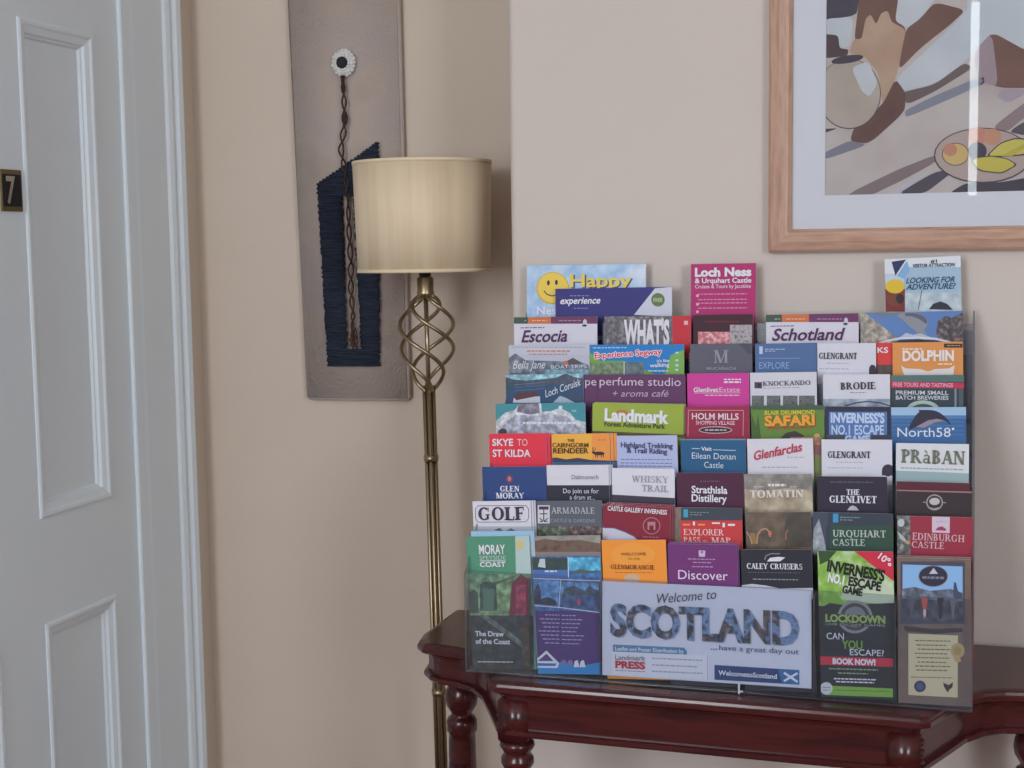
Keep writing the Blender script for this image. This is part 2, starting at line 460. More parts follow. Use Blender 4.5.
# door opening
DY1 = at_x(127, 200, XL).y; DY0 = DY1-0.74; DH = 2.02
WY0, WY1, WZ0, WZ1 = -2.2, -0.7, 0.95, 2.45
bm = bmesh.new()
box(bm, XL-.15, DY1, 0, XL, YB, ZC); box(bm, XL-.15, DY0, DH, XL, DY1, ZC); box(bm, XL-.15, WY1, 0, XL, DY0, ZC)
box(bm, XL-.15, WY0, 0, XL, WY1, WZ0); box(bm, XL-.15, WY0, WZ1, XL, WY1, ZC); box(bm, XL-.15, YR, 0, XL, WY0, ZC)
struct(build('wall_left', bm, M_WALL))
# rear wall with a slim side light beside the entrance
SX0, SX1, SZ0, SZ1 = 0.085, 0.125, 1.585, 2.5
bm = bmesh.new()
box(bm, XL, YR-.15, 0, SX0, YR, ZC); box(bm, SX1, YR-.15, 0, XR, YR, ZC); box(bm, SX0, YR-.15, 0, SX1, YR, SZ0); box(bm, SX0, YR-.15, SZ1, SX1, YR, ZC)
struct(build('wall_rear', bm, M_WALL))
def daylight(name, st):
    m = bpy.data.materials.new(name); m.use_nodes = True; nt = m.node_tree; nt.nodes.clear()
    e = nt.nodes.new('ShaderNodeEmission'); e.inputs[0].default_value = (0.88, 0.95, 1, 1); e.inputs[1].default_value = st
    o = nt.nodes.new('ShaderNodeOutputMaterial'); nt.links.new(e.outputs[0], o.inputs[0]); return m
bm = bmesh.new(); box(bm, SX0, YR-.09, SZ0, SX1, YR-.07, SZ1); struct(build('window_2', bm, daylight('bright_daylit_pane', 9.0)))
bm = bmesh.new()
for a, b in ((WY0, WY0+.05), (WY1-.05, WY1), ((WY0+WY1)/2-.025, (WY0+WY1)/2+.025)): box(bm, XL-.12, a, WZ0, XL-.06, b, WZ1)
for a, b in ((WZ0, WZ0+.05), (WZ1-.05, WZ1)): box(bm, XL-.12, WY0+.05, a, XL-.06, WY1-.05, b)
w1 = struct(build('window_1', bm, M_WHITE))
bm = bmesh.new(); box(bm, XL-.095, WY0+.04, WZ0+.04, XL-.09, WY1-.04, WZ1-.04); build('window_pane', bm, daylight('daylit_pane', 1.2), w1)

bm = bmesh.new()
for a, b in ((RY0, RY0+.05), (RY1-.05, RY1), ((RY0+RY1)/2-.025, (RY0+RY1)/2+.025)): box(bm, XR+.06, a, RZ0, XR+.12, b, RZ1)
for a, b in ((RZ0, RZ0+.05), (RZ1-.05, RZ1)): box(bm, XR+.06, RY0+.05, a, XR+.12, RY1-.05, b)
w3 = struct(build('added_window_3', bm, M_WHITE))  # added unseen window and glowing pane, made to house the side fill light
bm = bmesh.new(); box(bm, XR+.09, RY0+.04, RZ0+.04, XR+.095, RY1-.04, RZ1-.04); build('window_pane', bm, bpy.data.materials['daylit_pane'], w3)
# skirting
def skirt(name, x0, y0, x1, y1):
    bm = bmesh.new(); box(bm, x0, y0, 0, x1, y1, .16, bev=.004); struct(build(name, bm, M_WHITE))
skirt('baseboard_back', XL+.02, YB-.018, XC, YB)
skirt('baseboard_front', XC+.0, YW-.018, XR, YW)
# ---- door
MZ = lambda x, y: at_x(x, y, XL).z
MYY = lambda x, y: at_x(x, y, XL).y
FX = XL-0.003                                        # face of the door
door = struct(empty('door_1', (FX, DY1-.37, 0)))
pz = [(MZ(40.5, 516.6), MZ(60, 29)), (0.22, MZ(44, 628))]
pR = (MYY(33, 300), MYY(103, 300)); pwid = pR[1]-pR[0]
mid = DY1-0.37
pL = (2*mid-pR[1], 2*mid-pR[0])
bm = bmesh.new()
ys = [DY0+.003, pL[0], pL[1], pR[0], pR[1], DY1-.003]
zs = [.006, pz[1][0], pz[1][1], pz[0][0], pz[0][1], DH-.004]
for a, b in ((0, 1), (2, 3), (4, 5)): box(bm, FX-.04, ys[a], zs[0], FX, ys[b], zs[5])
for a, b in ((1, 2), (3, 4)):
    for c, d in ((0, 1), (2, 3), (4, 5)): box(bm, FX-.04, ys[a], zs[c], FX, ys[b], zs[d])
for a, b in ((1, 2), (3, 4)):
    for c, d in ((1, 2), (3, 4)): box(bm, FX-.03, ys[a], zs[c], FX-.013, ys[b], zs[d])
o = build('door_leaf', bm, M_WHITE, door); o.matrix_parent_inverse = Matrix.Translation((-FX, -mid, 0))
def ring_mould(name, y0, y1, z0, z1, prof):
    """mitred bead around a panel; prof = (inset, proud)"""
    bm = bmesh.new(); R = []
    for yy, zz, sy, sz in ((y0, z0, 1, 1), (y1, z0, -1, 1), (y1, z1, -1, -1), (y0, z1, 1, -1)):
        R.append([bm.verts.new((FX+pd, yy+sy*i, zz+sz*i)) for i, pd in prof])
    for i in range(4):
        A, B = R[i], R[(i+1) % 4]
        for k in range(len(prof)): bm.faces.new((A[k], A[(k+1) % len(prof)], B[(k+1) % len(prof)], B[k]))
    o = build(name, bm, M_WHITE, door); o.matrix_parent_inverse = Matrix.Translation((-FX, -mid, 0))
for a, b in ((1, 2), (3, 4)):
    for c, d in ((1, 2), (3, 4)):
        ring_mould('panel_moulding', ys[a], ys[b], zs[c], zs[d], [(-.005, -.001), (-.005, .002), (-.001, .004), (.004, .0035), (.008, .0005), (.013, -.001), (.018, -.0025), (.021, -.0075), (.024, -.0085), (.027, -.0135), (0, -.0135)])
# number plate on the middle stile
PX = FX+.001
def onx(x, y, X): return at_x(x, y, X)
z0p, z1p = onx(15, 211.5, PX).z, onx(15, 170, PX).z
y1p = onx(21, 190, PX).y; y0p = y1p-0.056
bm = bmesh.new(); box(bm, PX, y0p, z0p, PX+.003, y1p, z1p, bev=.001)
pl = build('number_plate', bm, M_BRASS2, door); pl.matrix_parent_inverse = Matrix.Translation((-FX, -mid, 0))
pl['label'] = 'black door number plate reading 7 in a brass rim'
bm = bmesh.new(); box(bm, PX+.003, y0p+.0045, z0p+.008, PX+.0038, y1p-.0045, z1p-.008)
ground = build('plate_ground', bm, M_BLACK, pl)
bm = bmesh.new()
vs, fs = sans('7', True)
X0, X1 = min(v[0] for v in vs), max(v[0] for v in vs)
bz = onx(8, 203, PX).z; hz = (onx(8, 177, PX).z-bz); yc = (onx(4.2, 190, PX).y+onx(13, 190, PX).y)/2
wz = 0.024
r = [bm.verts.new((PX+.0046, yc+((v[0]-X0)/(X1-X0)-.5)*wz, bz+v[1]/CAPH*hz)) for v in vs]
for f in fs: bm.faces.new([r[i] for i in f])
build('digit', bm, metal('polished_nickel', (225, 225, 215), .3), pl)
# ---- architrave round the door (mitred box-section with a raised outer bead)
A0 = DY1-.006; A1 = MYY(179, 200); AW = A1-A0
def arch_prof(w):
    return [(0, -.0025), (0, .003), (.003, .005), (.03, .006), (w*.2, .0068), (w*.72, .008), (w*.75, .013), (w*.80, .016), (w*.86, .013), (w*.9, .020), (w*.97, .022), (w, .018), (w, 0)]
bm = bmesh.new(); R = []
for yy, zz, sy, sz in ((A0, 0, 1, 0), (A0, DH-.006, 1, 1), (DY0+.006, DH-.006, -1, 1), (DY0+.006, 0, -1, 0)):
    R.append([bm.verts.new((XL+p, yy+sy*i, zz+sz*i)) for i, p in arch_prof(AW)])
for A, B in zip(R, R[1:]):
    n = len(A)
    for k in range(n): bm.faces.new((A[k], A[(k+1) % n], B[(k+1) % n], B[k]))
bm.faces.new(R[0]); bm.faces.new(R[-1])
struct(build('trim_1', bm, M_WHITE))

# ================================================================== TABLE
ZT = CAMZ-0.6223
TC = -0.318
HW, FW = 0.489, 0.306        # half width at the wings, half width of the centre section
def half(off=0.0):
    """front outline from the right wing to the centre, as offsets from the middle; off insets the outline"""
    P = [(HW-off, 2.232), (HW-off, 2.075+off), (HW-.006-off, 2.042+off), (HW-.022-off, 2.022+off), (HW-.05, 2.014+off), (HW-.085, 2.008+off), (HW-.115, 1.995+off), (HW-.142, 1.968+off), (HW-.160-off*.5, 1.925+off), (FW-off, 1.870+off), (FW-.012-off, 1.862+off)]
    return P
def outline(off=0.0):
    R = half(off)
    return [(TC+x, y) for x, y in R] + [(TC-x, y) for x, y in R[::-1]]
table = empty('console_table', (TC, 2.05, 0))
thing(table, 'dark red mahogany console table with turned legs carrying the leaflet stand', 'table')
inv = Matrix.Translation((-TC, -2.05, 0))
def tpart(name, bm, smooth=False, m=None):
    o = build(name, bm, m or M_MAHOG, table, smooth); o.matrix_parent_inverse = inv; return o
bm = bmesh.new()
rings = []
prof = [(.011, 0.0), (.005, -.0012), (.0024, -.0036), (.0012, -.0072), (0, -.0085), (0, -.015), (.004, -.018), (.012, -.021), (.013, -.026)]
for o_, z_ in prof: rings.append([bm.verts.new((x, y, ZT+z_)) for x, y in outline(o_)])
n = len(rings[0])
for A, B in zip(rings, rings[1:]):
    for i in range(n): bm.faces.new((A[i], A[(i+1) % n], B[(i+1) % n], B[i]))
bm.faces.new(rings[0]); bm.faces.new(rings[-1])
tpart('tabletop', bm)
ZA = CAMZ-0.702
lift = lambda y: .019*min(1, max(0, (y-1.90)/.14))
bm = bmesh.new()
oo = outline(.014)
pth = oo
sweep_profile(bm, oo[::-1], [(0, ZT-.026), (0, ZA+.004), (-.018, ZA+.004), (-.018, ZT-.026)], lift=lift)
box(bm, TC-HW+.03, 2.21, ZA+.04, TC+HW-.03, 2.228, ZT-.027)
tpart('apron', bm)
bm = bmesh.new()
sweep_profile(bm, oo[::-1], [(-.012, ZA+.008), (.004, ZA+.0085), (.008, ZA+.007), (.0082, ZA+.001), (.006, ZA-.0015), (-.012, ZA-.0015)], lift=lift)
tpart('apron_moulding', bm)
def leg_profile(r0):
    # turned leg below the carved block, from top to foot
    z = ZA-.012
    return [(r0*.78, z), (r0*1.0, z-.004), (r0*1.06, z-.010), (r0*.9, z-.016), (r0*.78, z-.022), (r0*.98, z-.028), (r0*1.0, z-.036), (r0*.8, z-.044), (r0*.72, z-.06), (r0*.8, z-.10), (r0*.95, z-.20), (r0*.98, z-.28), (r0*.85, z-.40), (r0*.66, z-.52), (r0*.55, z-.58), (r0*.85, z-.59), (r0*.9, z-.605), (r0*.6, z-.62), (r0*.75, z-.64), (r0*.8, z-.665), (r0*.55, 0.0)]
for sx in (-1, 1):
    lx, ly = TC+sx*(FW-.034), 1.895
    bm = bmesh.new()
    # square block with carved scallops on its faces, standing through the apron
    w = .022
    box(bm, lx-w, ly-w-.004, ZA-.012, lx+w, ly+w, ZT-.027, bev=.003)
    for k in range(4):
        zz = ZT-.038-k*.014
        for q_ in (-1, 1):
            for yy in (-.009, .006):
                bmesh.ops.create_uvsphere(bm, u_segments=12, v_segments=8, radius=.0072, matrix=Matrix.Translation((lx+q_*w, ly+yy, zz-abs(yy)*.4)) @ Matrix.Diagonal((.7, 1.1, .75, 1)))
    lathe(bm, leg_profile(.0245), lx, ly, 28)
    tpart('leg', bm, True)
for sx in (-1, 1):
    lx, ly = TC+sx*(HW-.039), 2.155
    bm = bmesh.new(); z = ZA-.004
    r0 = .0265
    z += .004; pf = [(r0*.6, z), (r0*.62, z-.022), (r0*.82, z-.027), (r0*.98, z-.036), (r0*1.05, z-.048), (r0*.98, z-.060), (r0*.76, z-.070), (r0*.66, z-.074), (r0*.68, z-.079), (r0*.86, z-.082), (r0*.97, z-.088), (r0*.97, z-.104), (r0*.84, z-.108), (r0*.86, z-.12), (r0*.95, z-.25), (r0*.8, z-.45), (r0*.6, z-.58), (r0*.9, z-.60), (r0*.6, z-.63), (r0*.8, z-.65), (r0*.55, 0)]
    lathe(bm, pf, lx, ly, 28); tpart('leg', bm, True)

# ================================================================== LEAFLET STAND
SXL = at_y(464.5, 573, 1.9).x; SXR = at_y(974.5, 600, 1.9).x
ROWY, ROWZ, Y0 = 0.0375, 0.0435, 1.925
TILT = math.radians(4)
NR = 9
stand = empty('leaflet_stand', ((SXL+SXR)/2, 2.07, ZT))
thing(stand, 'clear plastic tiered leaflet stand packed with leaflets on the dark red table', 'stand')
sinv = Matrix.Translation((-(SXL+SXR)/2, -2.07, -ZT))
def spart(name, bm, mats):
    o = build(name, bm, mats, stand); o.matrix_parent_inverse = sinv; return o
def base_z(k): return ZT+.0018+ROWZ*k
def row_y(k): return Y0+ROWY*k
LIPH = CAMZ-0.474-ZT
bm = bmesh.new(); box(bm, SXL, 1.897, ZT+.0005, SXR, 2.236, ZT+.0015); spart('base_plate', bm, M_ACR2)
def slanted(bm, x0, x1, yb, zb, h, th, mi=0):
    """upright sheet leaning back by the stand's tilt"""
    dy, dz = math.sin(TILT)*h, math.cos(TILT)*h
    prism(bm, [(yb, zb), (yb+dy, zb+dz), (yb+dy+th, zb+dz), (yb+th, zb)], 'x', x0, x1, mi)
for k in range(NR):
    yb = row_y(k)-math.sin(TILT)*.205-.012
    bm = bmesh.new(); slanted(bm, SXL+.003, SXR-.003, yb, base_z(k)+.0002, LIPH, .002)
    mats = [M_ACR if k == 0 else M_ACR2, M_EDGE]
    o = spart('pocket_front', bm, mats)
    for p in o.data.polygons:
        if abs(p.normal.z) > .8: p.material_index = 1
    if k:
        bm = bmesh.new(); box(bm, SXL+.003, yb-.0, base_z(k)-.0022, SXR-.003, yb+ROWY-.001, base_z(k)); spart('pocket_floor', bm, M_ACR2)
prof = [(1.897, ZT+.0005), (1.897, CAMZ-.474), (1.905, CAMZ-.470), (row_y(8)-.01, ZT+LIPH+ROWZ*8), (2.238, ZT+LIPH+ROWZ*8+.02), (2.238, ZT+.0005)]
for x0, x1 in ((SXL, SXL+.0028), (SXR-.0028, SXR)):
    bm = bmesh.new(); prism(bm, prof, 'x', x0, x1)
    o = spart('side_panel', bm, [M_SIDE, M_EDGE])
    for p in o.data.polygons:
        if abs(p.normal.x) < .5: p.material_index = 1
bm = bmesh.new(); box(bm, SXL+.003, 2.2385, ZT+.0005, SXR-.003, 2.2405, ZT+LIPH+ROWZ*8-.01); spart('back_panel', bm, M_ACR2)
for px in (530, 600.3, 814, 895):
    x = at_y(px, 640, 1.905).x
    bm = bmesh.new(); box(bm, x-.0008, 1.903, ZT+.004, x+.0008, 1.912, CAMZ-.478); spart('divider', bm, [M_EDGE])

hx = at_y(739.5, 686, 1.896)
bm = bmesh.new(); box(bm, hx.x-.0018, 1.8935, ZT+.0012, hx.x+.0006, 1.8968, ZT+.017, bev=.0004); box(bm, hx.x+.0006, 1.8935, ZT+.004, hx.x+.005, 1.8968, ZT+.0062, bev=.0004); spart('foot_clip', bm, pr((190, 192, 200), .3))
# ---- leaflets
WHT = pr((228, 228, 234), 0.5)
INK = pr((45, 42, 52), 0.5)
def leaf(k, tl, tr, base, label, draw=None, dy=0.0, h=None, th=.0022, copies=0, group=None, name='leaflet', tilt=None, spare=None, step=(0.004, -0.5), spare_col=None, cat='leaflet'):
    Y = row_y(k)+dy
    t = TILT if tilt is None else tilt
    sh = Sheet(tl, tr, Y, t, 0.0 if cat == 'card' else 1.2)
    H = (sh.A.z-base_z(k)-.001)/math.cos(t)
    if h: H = min(h, H)
    bm = bmesh.new()
    box(bm, 0, 0, -H, sh.w, th, 0)
    mb = base if isinstance(base, bpy.types.Material) else pr(base)
    me_o = build(name, bm, [mb, M_PAPER])
    for p in me_o.data.polygons:
        if p.normal.y > -.5 and (abs(p.normal.x) > .5 or abs(p.normal.z) > .5 ): p.material_index = 1
    me_o.matrix_world = sh.mat
    thing(me_o, label, cat, group or ('leaflets in the stand' if cat == 'leaflet' else None))
    if draw:
        pic = Print(sh, H, .0002); txt = Print(sh, H, .0014)
        draw(pic, txt)
        pic.done('cover_print', me_o); txt.done('lettering', me_o)
    for c in range(copies):
        o = me_o.copy(); COL.objects.link(o)
        off = sh.mat @ Matrix.Translation((step[0]*(c+1), .0034*(c+1), step[1]*-.001*(c+1)))
        o.matrix_world = off
        for ch in me_o.children:
            q_ = ch.copy(); COL.objects.link(q_); q_.parent = o
        thing(o, spare, cat, 'leaflets in the stand')
    return me_o
def P(*c): return pr(tuple(c))
def PN(*c, scale=95):
    """a mottled printed photograph around one colour"""
    return photo(tuple(int(v*.66) for v in c), tuple(int(v*.98) for v in c), tuple(min(255, int(v*1.28)+6) for v in c), scale=scale)

# --- top row
def d(p, t):
    p.rect(520, 260, 650, 330, photo((120, 158, 210), (165, 195, 228), (205, 215, 230), scale=28))
    p.ell(552.8, 289.4, 16.3, 16.3, P(215, 165, 50)); p.ell(552.8, 289, 15.2, 15.2, P(236, 205, 80))
    p.ell(548.5, 284, 1.4, 2.6, INK); p.ell(556.5, 283.6, 1.4, 2.6, INK)
    p.line([(544, 292), (547, 295.5), (552, 297.2), (557, 295.8), (561, 291.5)], 1.1, INK)
    t.text('Happy', 571.6, 289, 633, 288.6, 12.5, P(70, 75, 90), 'b'); t.text('Happy', 570.2, 288, 631.8, 287.6, 12.5, P(232, 205, 90), 'b')
    t.text('Ness', 537, 315.5, 561, 315.5, 7.5, WHT, 'b')
leaf(8, (527, 267), (646, 265), (165, 190, 225), 'pale blue leaflet with a yellow smiling face at the top left of the stand', d, dy=.006, h=.3)
def d(p, t):
    p.poly([(634, 316), (655, 289.5), (673, 288), (673, 318)], P(205, 208, 222))
    p.ell(658, 301, 6.8, 6.8, P(95, 125, 70)); t.text('FREE', 653.5, 303, 662.5, 302.8, 3.6, P(190, 205, 170), 'b')
    p.words(570, 296.5, 590, .9, P(130, 135, 190), 0)
    t.text('experience', 560, 305.2, 600, 304.6, 6.5, WHT, 'bi'); p.words(574, 309, 588, .9, P(130, 135, 190), 0)
    t.text('our', 596.8, 341, 603.6, 341, 6, P(190, 200, 230), 'b')
leaf(8, (555.4, 290), (672, 288), (50, 48, 118), 'dark blue leaflet with a white corner overlapping the smiling face leaflet', d, dy=-.006, h=.25)
def d(p, t):
    t.text('Loch Ness', 695, 277.6, 751.5, 276.9, 8, WHT, 'B'); t.text('& Urquhart Castle', 695, 284.3, 751.5, 283.7, 4.8, WHT, 'b'); t.text('Cruises & Tours by Jacobite', 695, 289.6, 751, 289, 3.6, P(225, 190, 210), 'b')
    for y in (295, 300.5, 304, 309): p.words(698, y, 747, .9, P(215, 150, 185), -.01)
    for y in (297, 305.5, 313): p.ell(697.5, y, 1.5, 1.5, P(220, 170, 195))
leaf(8, (691, 265.3), (756, 264.3), (178, 38, 104), 'tall magenta leaflet with white lines of print in the top row of the stand', d, h=.28)
def d(p, t):
    p.rect(880, 255, 965, 275, P(218, 225, 230)); p.rect(904, 268, 965, 295, P(160, 190, 208)); p.rect(880, 294, 965, 320, photo((150, 172, 185), (205, 215, 220), scale=60))
    p.poly([(891.6, 263), (906, 260.7), (895.4, 277)], P(40, 50, 85)); p.poly([(897, 277), (904, 266), (907, 262), (910, 272), (904, 280)], P(130, 175, 215))
    p.rect(884, 290, 905, 313, P(125, 45, 40)); p.ell(895, 299, 9, 8.5, P(120, 62, 45)); p.ell(895, 287.6, 9.6, 7, P(222, 188, 48)); p.ell(900, 300, 4, 5, P(50, 35, 38))
    p.poly([(929, 310.5), (933, 305), (940.6, 302.6), (947, 305), (953, 311)], P(45, 48, 58)); p.line([(922, 291), (918, 312)], .8, P(90, 95, 100))
    t.text('#1', 930.5, 264, 937, 263.8, 3, INK, 'b'); t.text('VISITOR ATTRACTION', 912.7, 268.7, 954.6, 267.4, 3.3, P(40, 45, 70), 'b')
    t.text('LOOKING FOR', 906, 284.6, 954.6, 283.2, 5.4, P(35, 75, 105), 'bi'); t.text('ADVENTURE?', 906, 291, 954.6, 289.8, 5.4, P(35, 75, 105), 'bi')
leaf(8, (884.6, 260.5), (960.5, 257), (190, 208, 222), 'pale blue leaflet with a yellow helmet at the top right of the stand', d, h=.3)

# --- second row from the top
def welcome(word, x0, x1, xs, tx, ty, tw):
    def d(p, t):
        y = ty-28
        p.rect(x0-2, 312, xs[0], ty-18.5, P(62, 84, 66)); p.rect(xs[0], 312, xs[1], ty-18.5, P(205, 112, 62)); p.rect(xs[1], 312, x1+2, ty-18.5, P(104, 52, 92))
        p.words(tx+3, ty-22, xs[0]-2, .8, P(190, 200, 190), 0); p.words(xs[0]+4, ty-22, xs[1]-4, .8, P(235, 190, 160), 0); p.words(xs[1]+8, ty-22, x1-16, .8, P(180, 140, 170), 0)
        p.ell(x1-12, ty-20, 2, 3, P(200, 200, 210)); p.ell(x1-12.5, ty-16.6, 2.4, 1.1, INK)
        p.words(tx-1, ty-14.8, tx+23, 1.0, P(110, 90, 120), -.02)
        t.text(word, tx, ty, tw, ty-.8, 11.5, P(82, 38, 84), 'bi')
    return d
leaf(7, (514, 318.6), (597, 317.2), (214, 212, 222), 'white leaflet with slanting purple Spanish title under an orange strip', welcome('Escocia', 514, 597, (528, 551), 521.6, 343.4, 567))
def d(p, t):
    p.rect(604, 310, 674, 360, photo((38, 38, 50), (78, 72, 84), (150, 135, 135), scale=120)); p.rect(672.5, 310, 695, 360, P(200, 42, 52)); p.words(684, 322, 688, 4, P(230, 180, 180), 0)
    t.text("WHAT'S", 624, 346, 669.6, 346, 23.5, P(225, 222, 228), 'B')
leaf(7, (604.5, 317.6), (691, 317), (70, 60, 70), 'dark leaflet with huge white capitals and a red side strip', d, dy=.003)
def d(p, t):
    p.rect(698, 333, 731, 350, photo((150, 40, 55), (205, 110, 120), (225, 200, 205), scale=140)); p.rect(730, 326, 752, 350, photo((80, 78, 86), (170, 165, 170), (120, 40, 50), scale=130)); p.words(705, 322, 740, 1.6, P(110, 30, 45), 0)
leaf(7, (693, 316.4), (753, 315.3), (58, 20, 32), 'dark maroon leaflet with red pictures below the tall magenta leaflet', d)
leaf(7, (766, 316), (858.5, 314.4), (214, 212, 222), 'white leaflet with slanting purple Dutch title under an orange strip', welcome('Schotland', 766, 858, (782, 809), 771.7, 341.8, 842))
def d(p, t):
    p.poly([(860, 310), (870, 318), (882, 327), (894, 337), (900, 345), (860, 345)], PN(160, 150, 140)); p.poly([(860, 310), (905, 310), (902, 316), (880, 318)], P(110, 125, 140))
    p.soft([(896, 316.5), (902, 314.2), (908, 313.6), (909, 311), (914, 308), (915.5, 313.6), (922, 315.6), (927, 320), (928, 326), (924, 331), (927, 336), (921, 335), (915, 339), (917, 333), (911, 329), (904, 322.6), (901, 320)], P(140, 143, 152)); p.soft([(906, 314), (915, 314), (923, 316.6), (927, 321), (927, 326), (920, 320.6), (912, 317.6), (904, 317)], P(92, 97, 110)); p.poly([(898, 340), (906, 334), (913, 336), (921, 334.6), (930, 338), (936, 341)], P(178, 190, 206))
    p.poly([(938, 322), (946, 317), (952, 319), (964, 313), (964, 345), (944, 345), (936, 336)], photo((40, 40, 48), (75, 70, 78), (150, 125, 115), scale=150))
    p.line([(874, 347), (885, 342.5), (900, 339.5), (918, 338.6), (936, 340), (950, 343.5), (960, 347)], 2, P(215, 218, 225)); p.poly([(880, 348), (900, 341.5), (918, 340.2), (938, 342), (955, 348)], P(55, 50, 60))
leaf(7, (860.5, 314), (963, 312), (92, 128, 184), 'blue photograph leaflet of a leaping dolphin before a crowd', d)

# --- third row from the top
def d(p, t):
    p.rect(505, 344, 592, 356, P(192, 196, 208)); p.poly([(507, 376), (507.8, 360), (515.3, 354.6), (525.5, 361.4), (544.7, 362), (566.6, 362.8), (572, 360), (588.4, 366), (590, 376)], PN(92, 102, 122))
    p.poly([(507, 366), (516, 359), (526, 367), (520, 374), (507, 374)], PN(120, 128, 145)); p.poly([(565, 363), (573, 359), (582, 364), (570, 367)], P(85, 80, 80))
    p.rect(545, 370.5, 592, 378, PN(110, 150, 170)); p.ell(566, 364.5, 2.4, 2.6, P(205, 96, 70))
    p.words(527, 351.6, 571, 1.4, P(205, 120, 80), 0); p.words(529, 354.8, 567, 1.2, P(195, 130, 100), 0); p.words(512, 348, 585, .8, P(150, 155, 170), 0)
    t.text('Bella Jane', 513, 370, 544.7, 369.6, 8, P(215, 220, 228), 'i'); t.text('BOAT TRIPS', 551.5, 370, 587, 369.2, 3.4, P(215, 220, 228))
leaf(6, (508.7, 346.5), (589.6, 345.6), (184, 190, 204), 'grey leaflet with jagged mountains and thin white script at the left edge of the stand', d)
def d(p, t):
    p.poly([(588, 352), (600, 362), (588, 366)], P(120, 170, 60)); p.poly([(588, 362), (625, 362), (660, 378), (588, 378)], P(110, 160, 62)); p.poly([(671, 356), (686, 350), (686, 378), (664, 378)], P(120, 176, 78))
    p.rect(590, 364, 624, 380, photo((45, 80, 50), (90, 125, 75), (150, 140, 125), scale=130)); p.rect(624.6, 363.4, 644.2, 380, photo((35, 55, 85), (70, 90, 110), (90, 120, 80), scale=120))
    p.line([(624.2, 363), (624.2, 378)], .7, WHT); p.words(593, 348.6, 627, 1, P(170, 205, 235), -.01)
    for dx, dy_ in ((-.8, 0), (.8, 0), (0, .8), (0, -.8)): t.text('Experience Segway', 595+dx, 359.6+dy_, 662+dx, 355.4+dy_, 5.4, P(232, 225, 232), 'b')
    t.text('Experience Segway', 595, 359.6, 662, 355.4, 5.4, P(205, 45, 70), 'b')
    t.text("it's like", 657, 363.6, 669.5, 363, 2.8, WHT, 'b'); t.text('walking', 650, 368.4, 669.5, 367.6, 3.6, WHT, 'b'); p.words(648, 371.5, 669, 1.2, P(200, 220, 160), 0)
    for y in (354, 361.5, 366.5, 371): p.ell(677, y, 1.7, 1.1, P(195, 215, 235))
leaf(6, (590, 346), (684, 345.4), (28, 124, 196), 'bright blue and green leaflet with red outlined slanting title', d, dy=-.002)
def d(p, t):
    p.poly([(738, 344), (756, 344), (756, 356), (748, 355)], P(74, 72, 84))
    t.text('M', 714, 364.2, 728.6, 364.2, 13, P(150, 152, 162), 's'); t.text('MUCARACH', 706.7, 371, 735.8, 371, 2.8, P(150, 152, 162), 'b')
leaf(6, (690, 345.3), (752, 344.6), (90, 90, 102), 'slate grey leaflet with a pale emblem below the maroon picture leaflet', d)
def d(p, t):
    p.rect(759.3, 347.6, 762.7, 355.2, P(185, 205, 228)); p.words(765, 350, 785, .9, P(165, 190, 218), 0); p.words(765, 352, 776, .8, P(165, 190, 218), 0); p.line([(759, 359.4), (800, 359.4)], .6, P(130, 160, 195))
    t.text('EXPLORE', 759.3, 369.8, 789, 369.8, 6.4, P(140, 178, 220))
leaf(6, (755, 345), (817, 343.8), (76, 106, 150), 'plain blue leaflet with a white tab below the slanting Dutch title', d)
def grant(x0, x1, y, h, dot):  # white leaflet with dark capitals
    def d(p, t):
        t.text('GLENGRANT', x0, y, x1, y+.4, h, P(50, 48, 58), 'sh'); p.words(x0+8, y+4, x1-7, .7, P(165, 165, 178), .01); p.words(x0, y+9.5, x1-8, .7, P(165, 165, 178), .01)
        p.ell(*dot, P(52, 48, 58)); p.rect(dot[0]-dot[2]-.1, dot[1], dot[0]+dot[2]+9, dot[1]+5, P(52, 48, 58))
    return d
leaf(6, (817.5, 344.6), (876, 344.2), (214, 214, 224), 'white leaflet with dark serif capitals left of the orange dolphin leaflet', grant(819, 857, 360, 6.2, (872.5, 370.5, 3.4, 4.6)), dy=-.003)
def d(p, t):
    p.rect(860, 366, 896, 380, photo((40, 35, 40), (90, 65, 55), scale=120)); p.line([(876, 343.6), (896, 343.3)], 1, P(190, 80, 70))
    t.text('KS', 877.5, 354, 888.3, 353.8, 5.2, WHT, 'b')
leaf(6, (838, 344.6), (893.5, 343.8), (216, 62, 56), 'red leaflet mostly hidden between the white leaflet and the orange one', d, dy=.004)
def d(p, t):
    p.rect(944, 344.8, 962.5, 348.8, P(50, 45, 45)); p.words(947, 346.4, 960, .7, P(190, 170, 150), 0)
    p.poly([(901, 366.5), (904.5, 378), (953, 378), (954.6, 366.5), (949, 369.6), (936, 370.2), (928, 372.6), (920, 370.2), (905.4, 369.6)], P(225, 218, 215))
    p.words(902, 349.4, 922, 1.5, P(235, 215, 195), 0); p.words(938, 364.5, 952, 1.5, P(235, 215, 195), 0)
    t.text('DOLPHIN', 902.5, 361.8, 954, 361.5, 9.6, P(235, 226, 220), 'B')
leaf(6, (892.5, 343.8), (963, 342.8), (222, 146, 76), 'orange leaflet with bold white capitals and a white tail fin', d, dy=-.001)

